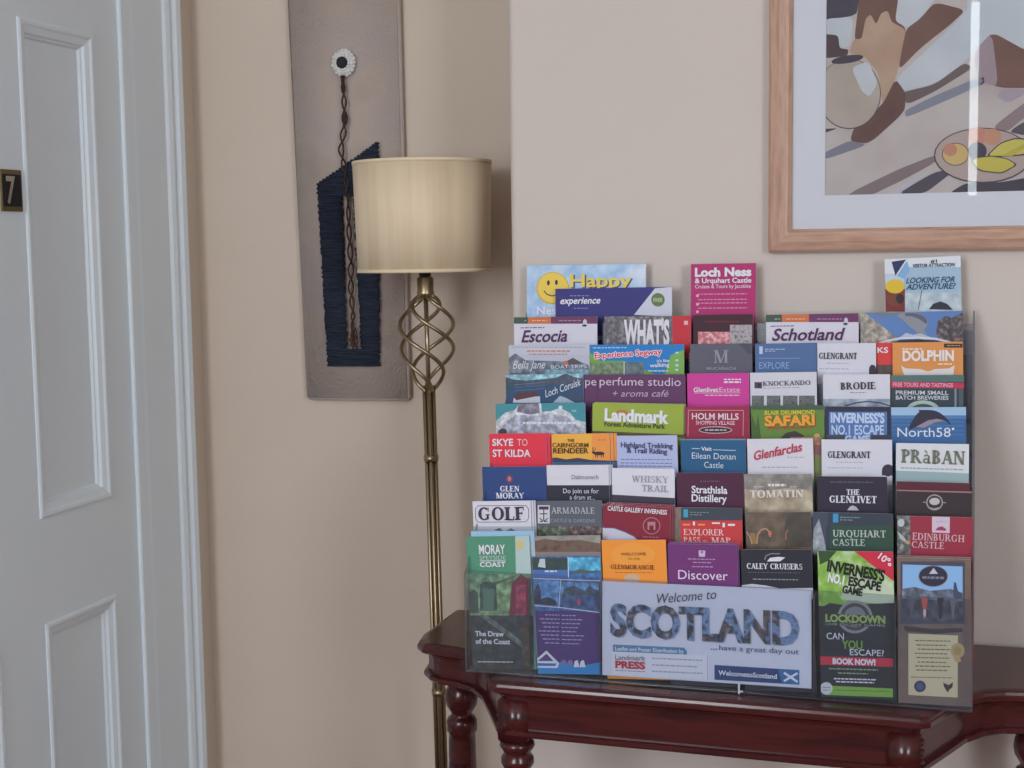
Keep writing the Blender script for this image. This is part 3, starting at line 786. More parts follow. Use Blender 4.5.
# --- fourth row from the top
def d(p, t):
    p.poly([(503, 374), (590, 372), (590, 378), (570, 381), (545, 383), (503, 380)], PN(126, 172, 188)); p.poly([(506, 378), (514, 381), (525, 382), (545, 380), (556, 379), (566, 374.5), (574, 378), (583, 380), (583, 384), (506, 388)], PN(40, 56, 82))
    for y in (386, 389, 392): p.line([(514, y), (545, y-2.5)], .6, P(85, 115, 140))
    p.poly([(513, 404), (514, 399), (540, 397.5), (540.5, 404)], P(195, 200, 212)); p.poly([(514, 398), (518, 394), (536, 393), (539, 397), (516, 401.5)], P(92, 52, 56)); p.poly([(553, 404), (560, 397), (566, 399), (575, 404)], P(165, 185, 200)); p.poly([(570, 392), (583, 402), (583, 405), (573, 399)], P(70, 72, 90))
    t.text('Loch Coruisk', 546, 398.6, 581, 386.4, 7, P(220, 228, 235), 'i')
leaf(5, (505.5, 376.2), (583, 374.6), (46, 76, 108), 'dark blue loch photograph leaflet with a boat and white script', d)
def perf(front):
    def d(p, t):
        if front:
            t.text('perfume studio', 599.8, 386.4, 681, 387.2, 8, P(214, 196, 216)); t.text('+ aroma café', 612, 397.8, 668, 397.8, 6.4, P(200, 170, 195), 'i')
        else: t.text('pe', 585.4, 386.6, 596.6, 386.6, 8, P(214, 196, 216))
    return d
leaf(5, (582.6, 375.8), (676, 375.4), (94, 50, 90), 'purple leaflet peeking out left of its twin, two pale letters showing', perf(False), dy=.004)
leaf(5, (598.5, 376.2), (685, 375.4), (94, 50, 90), 'wide purple leaflet with thin pale lettering above the lime green leaflet', perf(True), dy=-.001)
def d(p, t):
    p.words(724, 380, 741, 1.2, WHT, 0); p.words(724, 382.5, 741, 1.6, WHT, 0); p.line([(694, 394.3), (740.5, 394)], .5, P(235, 190, 220)); p.words(705, 396, 740, 1, P(240, 200, 225), 0)
    t.text('Glenlivet', 693.7, 393.2, 718.6, 393, 4.4, WHT, 'b'); t.text('Estate', 719.5, 393, 740, 392.8, 4.4, P(235, 200, 225))
leaf(5, (687, 374.8), (749, 374), (204, 54, 148), 'hot pink leaflet with small white title in the middle of the stand', d)
def d(p, t):
    for a, b in ((751.8, 764), (766.8, 780.5), (783, 797.6), (799, 814.7)): p.rect(a, 396.8, b, 412, photo((40, 42, 48), (95, 98, 100), (70, 85, 70), scale=150))
    p.rect(754.5, 383.3, 762, 389.6, P(84, 56, 74)); p.ell(759, 386.5, 1.8, 1.8, P(40, 32, 48)); p.words(764, 389, 800, .7, P(160, 158, 168), -.02)
    t.text('KNOCKANDO', 763, 387.2, 810.6, 386, 4.6, P(78, 70, 86), 's')
leaf(5, (750, 374), (816.5, 373), (210, 210, 218), 'white leaflet with a strip of four small dark photographs', d)
def d(p, t):
    p.rect(822, 400, 892, 412, photo((120, 132, 152), (165, 172, 186), (200, 204, 214), scale=60)); p.line([(845, 407), (856, 404), (868, 402.6), (880, 404), (890, 407)], 1.4, P(60, 75, 110)); p.words(850, 393.4, 866, .8, P(130, 130, 145), 0)
    t.text('BRODIE', 840.8, 390.8, 875.6, 390.2, 7, P(62, 58, 68), 'sh')
leaf(5, (823, 375.8), (890, 375.4), (214, 214, 224), 'white leaflet with dark spaced capitals over a grey photograph strip', d)
def d(p, t):
    p.rect(888, 374, 968, 383, P(78, 112, 106)); p.poly([(890, 382.6), (964, 384), (964, 389.6), (890, 389)], P(192, 52, 82)); p.ell(923, 412, 17, 10.5, P(170, 192, 178)); p.ell(923, 413, 13, 8, P(70, 90, 80))
    p.rect(954.5, 390, 956.5, 410, P(130, 140, 145)); p.rect(959, 390, 963, 410, P(80, 88, 95))
    t.text('FREE TOURS AND TASTINGS', 893, 387.5, 953, 388.3, 3.8, P(232, 170, 190), 'b'); t.text('PREMIUM SMALL', 895.8, 395.6, 948.5, 395.9, 3.8, P(200, 206, 210), 'b'); t.text('BATCH BREWERIES', 895.8, 400.6, 948.5, 400.9, 3.8, P(200, 206, 210), 'b')
leaf(5, (891, 376.6), (964, 376), (50, 64, 70), 'dark green leaflet with a red band below the orange dolphin leaflet', d)

# --- fifth row (the middle)
def d(p, t):
    p.poly([(493, 425), (505, 414), (515, 411), (520, 404), (541, 404), (542, 413), (552, 412), (560, 409), (570, 414), (576, 421), (588, 424), (588, 440), (493, 440)], PN(204, 208, 218))
    p.poly([(516.5, 413), (519, 404.6), (538.5, 404.6), (540, 414), (530, 416)], PN(112, 106, 126)); p.poly([(495, 436), (506, 424), (516, 416), (541, 417), (551, 414), (568, 418), (578, 428), (588, 430), (588, 440), (495, 440)], PN(160, 164, 182)); p.ell(503, 433, 4, 3.5, P(60, 60, 70)); p.ell(560.5, 408.5, 2, 1.8, P(215, 220, 228)); p.words(572, 411, 577, 2, P(120, 190, 190), 0)
    p.words(523, 423, 577, 2.2, P(214, 218, 230), 0)
leaf(4, (495.5, 405.2), (585, 403.8), (62, 142, 152), 'teal sea photograph leaflet with white spray above the red leaflet', d)
def d(p, t):
    p.ell(622, 414, 6, 3, P(180, 120, 60)); p.line([(592, 433.5), (684, 437.4)], 3, P(92, 82, 52))
    t.text('Landmark', 604.6, 421.6, 669, 424.4, 11.5, WHT, 'B'); t.text('Forest Adventure Park', 604.6, 427.2, 665.4, 430, 4.6, P(55, 70, 30), 'b')
leaf(4, (592.6, 404.6), (683.5, 406.6), (152, 172, 56), 'lime green leaflet with chunky white title in the middle of the stand', d, dy=-.004, copies=2, spare='spare lime green leaflet showing its pale edge behind the front copy', step=(.001, -.9))
def d(p, t):
    c = P(214, 130, 150)
    p.line([(688.5, 411.4), (743.5, 411.6)], .8, c); p.line([(688.5, 411.4), (688, 437)], .8, c); p.line([(743.5, 411.4), (743, 437)], .8, c)
    p.ell(715.5, 431.2, 16.8, 3.6, P(200, 180, 188)); p.ell(715.5, 431.2, 15.8, 2.8, P(60, 30, 40)); p.words(705, 430.6, 727, 1.2, P(205, 190, 195), 0)
    t.text('HOLM MILLS', 692, 420.4, 738.8, 420.8, 6, P(232, 205, 212), 'b'); t.text('SHOPPING VILLAGE', 696, 425.6, 735, 426, 3.6, P(225, 185, 195), 'b')
leaf(4, (685, 408.2), (749, 407.2), (150, 32, 62), 'crimson leaflet with a thin border below the hot pink leaflet', d)
def d(p, t):
    p.rect(748, 404, 828, 411, P(62, 92, 64)); p.poly([(751, 440), (752, 416), (756, 428), (758, 414), (761, 440)], P(66, 96, 44)); p.words(768, 428.6, 812, 1.8, P(170, 70, 35), -.02)
    p.poly([(780, 440), (786, 434), (795, 432), (803, 436), (806, 440)], P(60, 55, 52)); p.ell(817, 437.5, 3, 3, P(200, 165, 100))
    t.text('BLAIR DRUMMOND', 764.8, 416, 815, 415.2, 4, P(222, 200, 60), 'b'); t.text('SAFARI', 765.6, 427.8, 815.8, 426.6, 9.4, P(150, 60, 30), 'B'); t.text('SAFARI', 764.8, 427, 815, 425.8, 9.4, P(235, 160, 50), 'B')
leaf(4, (751, 407), (824, 406.4), (98, 134, 52), 'grass green leaflet with big orange capitals beside the navy one', d)
def d(p, t):
    p.rect(829, 413, 887, 445, P(86, 120, 178)); p.rect(826, 436, 845, 446, P(70, 75, 85)); p.rect(871, 436, 893, 446, P(60, 62, 70))
    t.text("INVERNESS'S", 830.8, 423.4, 884.6, 424, 9, P(190, 212, 238), 'B'); t.text('NO.1 ESCAPE', 831.6, 435.4, 884, 435.6, 9, P(190, 212, 238), 'b'); t.text('GAME', 845, 443, 870, 443, 6, P(190, 212, 238), 'B')
leaf(4, (825, 407.6), (891, 408), (40, 46, 66), 'navy leaflet with stacked pale blue capitals left of the leaping dolphin', d)
def d(p, t):
    p.rect(888, 406, 970, 416.5, P(156, 190, 220)); p.rect(888, 416.5, 970, 420, P(80, 124, 172))
    for y in (422, 426, 431, 435): p.line([(892, y), (964, y+1)], .8, P(80, 122, 168))
    p.soft([(908, 432), (911, 424), (916, 416), (920, 412.4), (917, 411), (934, 411.2), (942, 415), (949, 422), (951.5, 427), (945, 421.5), (937, 420), (928, 421.5), (916, 428)], P(46, 46, 62)); p.poly([(916, 428), (928, 421.5), (937, 420), (944, 421.5), (934, 424), (924, 429)], P(150, 135, 145))
    t.text('North58', 897.5, 437.8, 950.6, 438, 9, P(220, 230, 240)); p.ell(953, 430, 1.3, 1.3, P(220, 230, 240))
leaf(4, (891, 408.6), (966, 408.2), (56, 102, 154), 'sea blue leaflet with a dark leaping dolphin over pale lettering', d)

# --- sixth row
def d(p, t):
    t.text('SKYE', 492.6, 446.8, 513.5, 446.8, 6.6, WHT, 'b'); t.text('TO', 517.6, 446.8, 527.9, 446.8, 6.6, P(240, 200, 205)); t.text('ST KILDA', 493, 457.8, 530.9, 457.8, 6.8, WHT, 'b')
leaf(3, (489, 435), (546, 434.3), (228, 46, 66), 'bright red leaflet with white sans capitals at the left of the stand', d, dy=-.004, copies=2, spare='spare red leaflet stepped out to the right behind its front copy', step=(.0045, .4))
def d(p, t):
    p.rect(592, 430, 615, 470, P(238, 150, 66)); p.poly([(549, 459.5), (556, 458.6), (566, 460.5), (578, 459), (590, 461), (614, 462), (614, 470), (549, 470)], P(52, 62, 78)); p.rect(549, 463.4, 614, 470, P(60, 100, 140))
    k = P(52, 40, 36); p.ell(599, 454.6, 5.6, 1.9, k); p.ell(593.4, 453.6, 1.6, 1.1, k)
    for x in (595.5, 597.5, 601.5, 603.5): p.line([(x, 455), (x, 458.6)], .8, k)
    p.line([(593.5, 453), (592.4, 449.6), (594.4, 448.6)], .6, k); p.line([(594, 452.5), (595.8, 449.6)], .6, k); p.words(598, 440.6, 606, 1, P(210, 110, 60), 0)
    t.text('THE', 567.5, 442.8, 574.4, 442.8, 2.6, INK, 'b'); t.text('CAIRNGORM', 552.7, 448.4, 588.7, 448.4, 4.2, P(90, 62, 30), 'b'); t.text('REINDEER', 553.4, 454.4, 588.7, 454.4, 5, P(60, 42, 26), 'b')
leaf(3, (551.5, 435.4), (609.5, 434.4), (240, 176, 62), 'yellow orange leaflet with a dark reindeer silhouette', d, dy=-.004, copies=2, spare='spare orange leaflet stepped out behind the reindeer leaflet', step=(.0045, .3))
def d(p, t):
    n = P(60, 64, 105)
    t.text('Highland Trekking', 621, 448.4, 673, 449.6, 5, n, 'b'); t.text('& Trail Riding', 627, 453.8, 667.4, 455.2, 5, n, 'b')
    for y in (460, 463.6, 466.6): p.words(621, y, 672, .9, P(110, 115, 155), .01)
leaf(3, (616.5, 437.2), (677, 436.4), (178, 188, 224), 'lilac blue leaflet with two lines of dark lettering', d)
def d(p, t):
    p.line([(692, 449.6), (700, 449.8)], .7, P(190, 205, 220)); p.line([(713, 451), (736, 451.6)], .7, P(190, 205, 220)); p.rect(680, 439, 746, 441.4, P(110, 140, 165))
    t.text('Visit', 701.3, 451.6, 711.9, 451.8, 3.6, WHT, 'b'); t.text('Eilean Donan', 692, 459.6, 735.8, 460.8, 6, P(205, 220, 230)); t.text('Castle', 704.3, 468.8, 723.5, 469.4, 6, P(205, 220, 230))
leaf(3, (680.5, 440.4), (745.5, 440), (30, 88, 130), 'petrol blue leaflet with three centred lines of pale lettering', d)
def d(p, t):
    t.text('Glenfarclas', 753.7, 461.6, 802, 452, 8.6, P(188, 50, 72), 'bi'); p.words(762, 468, 798, .8, P(150, 148, 158), 0); p.words(787, 458, 805, .7, P(150, 148, 158), 0)
leaf(3, (747, 440.2), (813, 439.6), (216, 214, 222), 'white leaflet with rising red script title', d)
def d(p, t):
    p.rect(780, 436, 826, 446, photo((190, 160, 100), (150, 90, 70), (120, 110, 80), scale=120)); p.rect(780, 446, 826, 456, P(130, 80, 82))
leaf(3, (790, 438.4), (821.5, 438.4), (112, 122, 66), 'sliver of an olive leaflet between two white leaflets', d, dy=.006)
leaf(3, (821.5, 440.6), (892, 441), (214, 214, 224), 'white leaflet with dark serif capitals left of the grey green title', grant(828, 870.6, 459, 6.6, (888, 471.5, 6, 6)))
def d(p, t):
    p.poly([(893, 471.6), (972, 474.6), (972, 490), (893, 490)], P(152, 178, 180)); p.words(901, 468.4, 964, 1.3, P(150, 165, 172), .03)
    t.text('PRaBAN', 901, 463.8, 964.6, 466, 13.4, P(112, 116, 98), 'sh')
leaf(3, (896, 444.2), (969, 445.4), (216, 220, 222), 'white leaflet with large grey green slab capitals over a sage band', d)

# --- seventh row
def d(p, t):
    p.ell(509.5, 480, 3.8, 4.6, P(110, 60, 90)); p.ell(509.5, 480, 1.8, 2.4, P(190, 120, 125))
    t.text('GLEN', 500.5, 492.6, 519.6, 492.6, 5.6, WHT, 'sh'); t.text('MORAY', 496.4, 499.6, 524.4, 499.6, 5.8, WHT, 'sh')
leaf(2, (482, 468.2), (546, 467.6), (38, 66, 122), 'royal blue leaflet with a small red crest over white capitals', d)
def d(p, t):
    p.rect(544, 486.4, 614, 505, P(40, 40, 52))
    t.text('Dalmunach', 572, 480.4, 598.7, 480.2, 4.4, P(130, 126, 140)); t.text('Do join us for', 563.4, 494.2, 599, 494.4, 4.6, P(218, 218, 225)); t.text('a dram at...', 570, 500.6, 595, 500.8, 4.6, P(218, 218, 225))
leaf(2, (546.5, 466.4), (608.5, 466), (216, 214, 222), 'leaflet with white top half and black lower half', d, dy=-.003, copies=2, spare='spare black and white leaflet stepped out behind its front copy', step=(.002, .2))
def d(p, t):
    p.poly([(610, 495.6), (677, 499.4), (677, 506), (610, 506)], P(62, 56, 68))
    c = P(158, 158, 172); t.text('WHISKY', 632, 483, 668.6, 484.2, 6.4, c, 's'); t.text('TRAIL', 642, 492.4, 668.6, 493.4, 6.4, c, 's')
leaf(2, (612, 469.2), (674.5, 470), (218, 218, 226), 'white leaflet with faint grey capitals and a dark lower edge', d)
def d(p, t):
    p.words(700, 482, 720, .8, P(130, 80, 100), 0)
    t.text('Strathisla', 691.8, 494, 727.6, 494.8, 7, WHT, 'b'); t.text('Distillery', 691.8, 502.4, 727, 503.4, 7, WHT, 'b')
leaf(2, (676.5, 474), (743.5, 474), (72, 28, 52), 'dark plum leaflet with two lines of bold white lettering', d)
def d(p, t):
    p.poly([(742, 472), (815, 472), (815, 492), (790, 489), (765, 492), (742, 490)], photo((92, 92, 98), (128, 122, 118), (170, 162, 150), scale=45))
    p.words(754, 487.6, 764, .7, P(215, 205, 190), 0); p.words(768, 485, 786, 2.4, P(225, 218, 208), 0); p.words(790, 487.6, 797, .7, P(215, 205, 190), 0)
    t.text('TOMATIN', 750.3, 498.8, 803.6, 498.4, 7.4, P(228, 220, 208), 'sh')
leaf(2, (744, 475.4), (812, 475.2), photo((128, 110, 92), (172, 156, 134), (205, 192, 168), scale=38), 'cloudy beige and grey leaflet with pale capitals in the seventh row', d)
def d(p, t):
    p.words(830, 482.6, 873, 1, P(92, 90, 108), .01); p.poly([(847, 511.4), (850, 507.6), (853, 506.6), (856, 508), (859, 511.6)], P(190, 188, 198))
    t.text('THE', 846.6, 496, 859.6, 496.2, 5.6, WHT, 'sh'); t.text('GLENLIVET', 829.6, 503.6, 876.7, 504.4, 7, WHT, 'sh')
leaf(2, (817, 477.4), (887, 478), (46, 38, 54), 'near black aubergine leaflet with white serif capitals', d)
leaf(2, (896.5, 482.4), (970, 484.4), (88, 36, 46), 'maroon leaflet with only its top edge above the dark brown one', dy=.005)
def d(p, t):
    c = P(165, 158, 155)
    p.ell(934.6, 503.6, 8.4, 8, c); p.ell(934.6, 503.6, 7.2, 6.8, P(60, 50, 50)); p.ell(934.6, 502.6, 5.2, 3.6, P(195, 190, 188)); p.line([(929, 509), (934, 510.4), (940, 509)], 1.6, c)
    p.line([(923, 503.4), (926, 503.5)], .8, c); p.line([(943, 503.8), (946, 503.9)], .8, c); p.line([(896, 491.4), (973, 493.6)], 1.4, P(160, 120, 120))
leaf(2, (897, 491), (972, 493), (54, 44, 44), 'dark brown leaflet with a round pale emblem below the sage banded one', d, dy=-.002)

# --- eighth row
def d(p, t):
    c = P(120, 105, 130)
    p.line([(478, 507), (526, 506.6), (528.6, 510), (528.6, 519.6), (526, 523), (478, 523.4), (475.6, 520), (475.6, 510), (478, 507)], .7, c)
    p.rect(470, 527.6, 534, 536, P(172, 178, 190)); p.poly([(494, 531), (500, 529), (504, 533), (511, 529.4), (518, 533), (506, 534.6)], P(92, 96, 110))
    t.text('GOLF', 478.8, 521.4, 524.4, 521.2, 13, P(62, 48, 70), 'sh')
leaf(1, (472.4, 502.6), (530.5, 501.8), (218, 216, 224), 'white leaflet with large framed dark capitals at the left edge', d, dy=-.003, copies=2, spare='spare white leaflet stepped out behind the framed capitals', step=(.0028, .3))
def d(p, t):
    p.rect(537.8, 506.4, 549.8, 524.6, P(208, 208, 216)); p.rect(539, 507.6, 548.6, 510.8, P(70, 45, 70)); p.line([(543.8, 510), (543.8, 521)], 1, P(60, 50, 62)); p.line([(540, 515), (547.6, 515)], 1, P(60, 50, 62)); p.line([(539.6, 519), (542, 521.4), (545.6, 521.4), (548, 519)], .9, P(60, 50, 62)); p.words(540, 522, 548, 1.2, P(80, 70, 85), 0)
    p.rect(534, 527.4, 567.6, 540, photo((40, 52, 42), (80, 92, 70), (140, 135, 125), scale=140)); p.rect(568.4, 527.4, 604, 540, photo((45, 32, 40), (85, 60, 62), (150, 130, 125), scale=140))
    t.text('ARMADALE', 551.6, 514.6, 595, 514.8, 6.2, P(188, 190, 196), 's'); t.text('CASTLE & GARDENS', 551, 523.2, 595, 523.6, 3.4, P(160, 164, 170))
leaf(1, (536.4, 502.4), (601.5, 501.8), (88, 94, 102), 'mid grey leaflet with a white crest box and pale capitals', d)
def d(p, t):
    p.poly([(600, 529), (608, 528.6), (615, 530), (625, 533.6), (634, 538), (642, 545), (600, 545)], P(200, 200, 214)); p.line([(604, 529), (614, 529.2), (625, 533), (636, 538.6)], .8, P(90, 90, 150))
    p.ell(651.6, 527, 8.8, 8.6, P(178, 110, 118)); p.ell(651.6, 527, 7.8, 7.6, P(120, 30, 46)); p.rect(647.6, 523, 655.4, 531, P(185, 125, 130)); p.rect(649.4, 526.6, 653.6, 531, P(120, 30, 46)); p.words(643, 537.6, 659, .9, P(180, 110, 120), .03)
    t.text('CASTLE GALLERY INVERNESS', 607.8, 511.4, 667, 515.8, 4.4, WHT, 'b')
leaf(1, (603, 506), (670.5, 509), (132, 30, 48), 'crimson leaflet with a white swoosh and a round castle emblem', d, dy=-.005, copies=2, spare='spare crimson leaflet showing white edges behind the castle emblem', step=(.002, -1.6))
def d(p, t):
    p.rect(672, 506, 682, 550, photo((100, 80, 72), (140, 118, 108), scale=80)); p.rect(681, 509.4, 743, 521.4, P(58, 66, 74)); p.rect(683.6, 510.6, 688, 518.4, P(60, 160, 195)); p.words(690, 513, 709, .8, P(120, 140, 150), .02); p.words(690, 515.4, 702, .8, P(120, 140, 150), .02)
    p.rect(680.5, 521.6, 743, 552, P(204, 58, 58)); p.rect(683, 525, 690, 526.6, P(230, 150, 90)); p.rect(693, 522.8, 695, 526.6, WHT); p.rect(698, 525, 705, 526.6, P(230, 150, 90)); p.rect(712, 523.6, 720, 525, WHT); p.rect(722.6, 524, 725, 528.4, WHT); p.rect(728, 525, 735, 527, WHT)
    t.text('EXPLORER', 683.8, 536, 724, 536.6, 6, P(240, 205, 200), 's'); t.text('PASS', 683.8, 544, 700.6, 544.2, 6, P(240, 205, 200), 's'); p.words(703, 541.6, 708, .9, P(235, 180, 175), 0); t.text('MAP', 711.7, 544.4, 730.6, 544.6, 6, P(240, 205, 200), 's')
leaf(1, (673.5, 508.4), (742, 509.4), (76, 80, 86), 'grey topped leaflet with a red block of pale capitals', d, dy=.006)
def d(p, t):
    c = P(176, 140, 112)
    p.poly([(788, 512), (812, 512), (812, 548), (786, 548), (784, 530)], photo((52, 46, 40), (78, 66, 56), scale=60)); p.poly([(752, 545), (750, 534), (755, 534), (757, 545)], P(150, 115, 70))
    p.line([(757, 545), (757.6, 536), (761, 531), (765.6, 529.6), (768.6, 532), (770.4, 538)], 1.6, c); p.line([(746.6, 533), (750, 538), (752, 545)], 1.4, c); p.ell(770, 534.4, 2, 2.6, P(190, 110, 84)); p.line([(786, 541), (785.6, 535), (788, 531)], 1.4, P(150, 105, 80))
leaf(1, (745, 513.4), (811, 513.2), photo((60, 48, 40), (96, 78, 64), (122, 104, 88), scale=40), 'brown moorland photograph leaflet with pale antlers', d)
def d(p, t):
    p.poly([(810, 512), (828, 512), (827, 550), (810, 550)], P(64, 74, 86)); p.poly([(812, 556), (814, 530), (819, 520), (824, 540), (827, 556)], photo((120, 128, 140), (180, 186, 196), scale=110)); p.rect(829, 527, 895, 556, P(46, 78, 58)); p.poly([(826, 527), (831, 527), (829, 556), (826, 556)], P(50, 60, 70))
    p.rect(833, 514.8, 838.4, 523.6, P(60, 150, 200)); p.words(840, 518, 860, .9, P(130, 150, 165), .02); p.words(840, 520.6, 853, .8, P(130, 150, 165), .02)
    c = P(190, 200, 196); t.text('URQUHART', 833, 537.8, 886, 538.6, 6.8, c, 's'); t.text('CASTLE', 833, 546.6, 865, 547, 6.6, c, 's')
leaf(1, (812.5, 513.4), (893, 515), (52, 62, 72), 'slate leaflet with a dark green block of pale serif capitals', d)
def d(p, t):
    p.rect(894, 512, 910.4, 556, photo((50, 52, 56), (95, 100, 98), (165, 165, 168), scale=110)); p.ell(901, 524, 3.4, 4, P(190, 192, 196)); p.poly([(897, 532), (904, 538), (908, 545), (900, 540)], P(180, 180, 182)); p.ell(907.6, 543.6, 2, 1.8, P(200, 150, 90))
    p.poly([(932, 515.6), (949.8, 516.6), (949.6, 534.4), (932, 533.6)], P(208, 190, 204)); p.words(936, 522, 946, 1.4, P(170, 175, 195), 0); p.poly([(935, 531.4), (938, 528.4), (942, 527.4), (946, 530), (946, 532)], P(160, 55, 90))
    c = P(222, 178, 186); t.text('EDINBURGH', 912.3, 540.6, 964.4, 543.4, 7, c, 's'); t.text('CASTLE', 911.8, 548.6, 944, 550.2, 6.6, c, 's')
leaf(1, (897, 517), (973, 518.6), (152, 46, 62), 'rose red leaflet with a white emblem and pale serif capitals', d)

# --- front row
def d(p, t):
    p.poly([(515, 530), (532, 530), (532, 577), (516, 576)], P(176, 200, 196)); p.ell(519.6, 546, 4, 5, P(205, 190, 130))
    p.rect(462, 575, 534, 618, PN(112, 150, 112)); p.poly([(462, 592), (478, 586), (492, 588), (512, 580), (532, 576), (532, 620), (462, 620)], PN(128, 158, 112)); p.poly([(478, 586), (492, 588), (515, 578), (522, 574), (500, 582)], P(90, 105, 72))
    p.poly([(480, 612), (480, 586), (484, 583), (496, 584), (497.6, 612)], PN(58, 84, 70)); p.rect(483, 590, 494, 612, P(88, 120, 100)); p.poly([(468, 614), (469, 594), (474, 590), (478, 594), (479, 614)], P(70, 88, 74))
    p.poly([(509, 618), (512, 584), (521, 575), (530, 581), (530, 618)], P(120, 40, 60)); p.rect(516, 586, 526, 618, PN(165, 52, 84)); p.rect(462, 616.6, 534, 690, PN(46, 58, 60))
    p.poly([(480, 617), (488, 617), (532, 650), (532, 656)], PN(96, 112, 106)); p.poly([(462, 617), (480, 617), (504, 640), (520, 690), (462, 690)], PN(52, 60, 58)); p.poly([(520, 625), (532, 620), (532, 690), (526, 690)], PN(74, 66, 52))
    p.line([(480, 562), (506, 562)], .7, WHT)
    t.text('MORAY', 479.5, 555.2, 505.6, 555, 9, WHT, 'b'); t.text('SPEYSIDE', 480, 560.8, 506, 560.8, 4, P(190, 210, 200)); t.text('COAST', 480.3, 567.8, 506, 567.8, 4.6, WHT, 'b')
    t.text('The Draw', 475.6, 637, 504.3, 637.4, 4.8, WHT, 'b'); t.text('of the Coast', 476, 644.6, 510.6, 645.2, 4.8, WHT, 'b'); p.words(478, 662.4, 513, .8, WHT, .01)
leaf(0, (466, 538), (529, 537), (78, 144, 112), 'green seaside leaflet with beach huts at the lower left corner', d, dy=-.003)
def d(p, t): p.rect(466, 528, 540, 545, P(150, 192, 218))
leaf(0, (471, 532.6), (534, 532), (170, 190, 200), 'pale blue leaflet edge showing behind the green seaside leaflet', d, dy=.002)
def d(p, t):
    p.rect(530, 535, 602, 544, photo((120, 115, 112), (160, 155, 150), scale=50)); p.poly([(530, 543), (545, 540), (560, 542), (580, 541), (602, 545), (602, 553), (530, 553)], photo((70, 46, 42), (110, 80, 66), (90, 90, 70), scale=70)); p.rect(530, 553, 602, 560, P(130, 122, 118))
leaf(0, (532.5, 537.6), (600, 536.4), (140, 130, 125), 'brown moorland photograph leaflet rising behind the purple boat trip leaflet', d, dy=.003)
def d(p, t):
    w = P(205, 215, 228)
    p.rect(530, 556, 602, 612, PN(60, 92, 150)); p.rect(532, 559, 567.6, 571, photo((28, 50, 58), (45, 70, 66), scale=70)); p.rect(532, 571, 567.6, 579, P(70, 110, 172)); p.poly([(538, 568), (540, 560), (545, 560), (545.6, 569)], P(190, 200, 205)); p.words(545, 571.6, 557, 1.6, w, 0)
    p.poly([(569, 558.6), (602, 558.6), (602, 578.6), (569, 578.6)], PN(72, 160, 205)); p.rect(569, 572, 602, 580, PN(52, 105, 160)); p.poly([(572, 573), (580, 570), (590, 572), (598, 571.4), (598, 574), (572, 575)], P(80, 92, 90))
    p.line([(568.2, 558), (568.6, 579)], .9, w); p.line([(532, 579.6), (600, 582)], .9, w)
    p.poly([(533, 581), (560, 582), (557.6, 607.6), (533, 605.6)], PN(86, 140, 200)); p.poly([(534, 605), (535, 590), (538, 584), (541, 592), (541, 600), (548, 598), (556, 602), (557, 607)], PN(36, 46, 66))
    p.poly([(562, 583), (600, 584), (600, 613), (560, 608.6)], PN(92, 140, 190)); p.poly([(562, 598), (564, 590), (574, 586.6), (585, 592), (590, 586), (594, 590), (600, 592), (600, 598)], PN(56, 74, 92)); p.poly([(562, 597), (600, 597), (600, 613), (560, 608.6)], PN(58, 84, 130)); p.ell(579, 603, 1.8, 4, P(170, 80, 110))
    p.line([(561, 581.6), (559, 608)], .9, w); p.line([(532, 606.4), (560, 608.6), (600, 613.6)], 1, w)
    for i, y in enumerate((616, 620, 624, 628, 632, 636, 640, 644)):
        p.words(545-(i*5) % 7, y-.6, 559.6, 1, P(180, 168, 205), .02); p.words(562, y, 576+(i*7) % 9, 1, P(180, 168, 205), .02)
    p.poly([(530, 664), (545, 666), (560, 663), (580, 667), (602, 663), (602, 690), (530, 690)], P(44, 138, 200)); p.poly([(532.4, 664), (546.7, 651.4), (559.4, 664), (557.7, 669), (536, 668.6)], WHT); p.poly([(538, 662), (546.7, 654.6), (554, 662)], P(90, 70, 130)); p.poly([(536, 664), (557, 664.4), (555.6, 667), (537.6, 666.8)], P(60, 110, 170))
    for x in (564, 570.6): p.ell(x, 663.6, 2.8, 2.8, P(130, 120, 165))
    for x in (577, 583): p.poly([(x-3, 668), (x-2, 662), (x+1, 661), (x+3, 668)], WHT)
leaf(0, (532, 557.8), (600, 557), (78, 52, 112), 'purple boat trip leaflet with four blue photographs in the front pocket', d, dy=-.004)
def d(p, t):
    p.ell(633, 556, 22, 12, P(241, 157, 57)); p.ell(632, 579.6, 8, 4.6, P(205, 170, 140))
    c = P(120, 70, 35); t.text('WELCOME', 621, 556.6, 646.4, 556.4, 2.8, c); t.text('TO THE', 628, 560.8, 640, 560.8, 1.8, c)
    t.text('GLENMORANGIE', 611, 570, 654.7, 570.8, 4.4, P(110, 62, 30), 's'); p.words(615, 573, 653, .7, P(170, 100, 45), .015)
leaf(0, (601.4, 541.4), (665.5, 541), (240, 148, 48), 'orange leaflet standing behind the large white welcome card', d)
def d(p, t):
    p.poly([(698.6, 551.6), (705.4, 551.8), (705, 558), (699, 557.8)], P(200, 180, 208)); p.poly([(700.6, 552.6), (703.4, 552.6), (702, 555)], P(105, 45, 105))
    for y, a, b in ((559.6, 688, 716), (563, 693, 711), (567.2, 692, 713)): p.words(a, y, b, 1, P(180, 140, 185), .02)
    p.rect(660, 674, 745, 705, P(42, 38, 48)); t.text('Discover', 678.4, 580, 728, 581.4, 9, P(228, 212, 232))
leaf(0, (667.5, 545), (737, 546.2), (108, 46, 108), 'violet leaflet with one large pale word above the welcome card', d, dy=-.002, copies=1, spare='spare violet leaflet edge behind the violet front copy', step=(.002, -2.2))
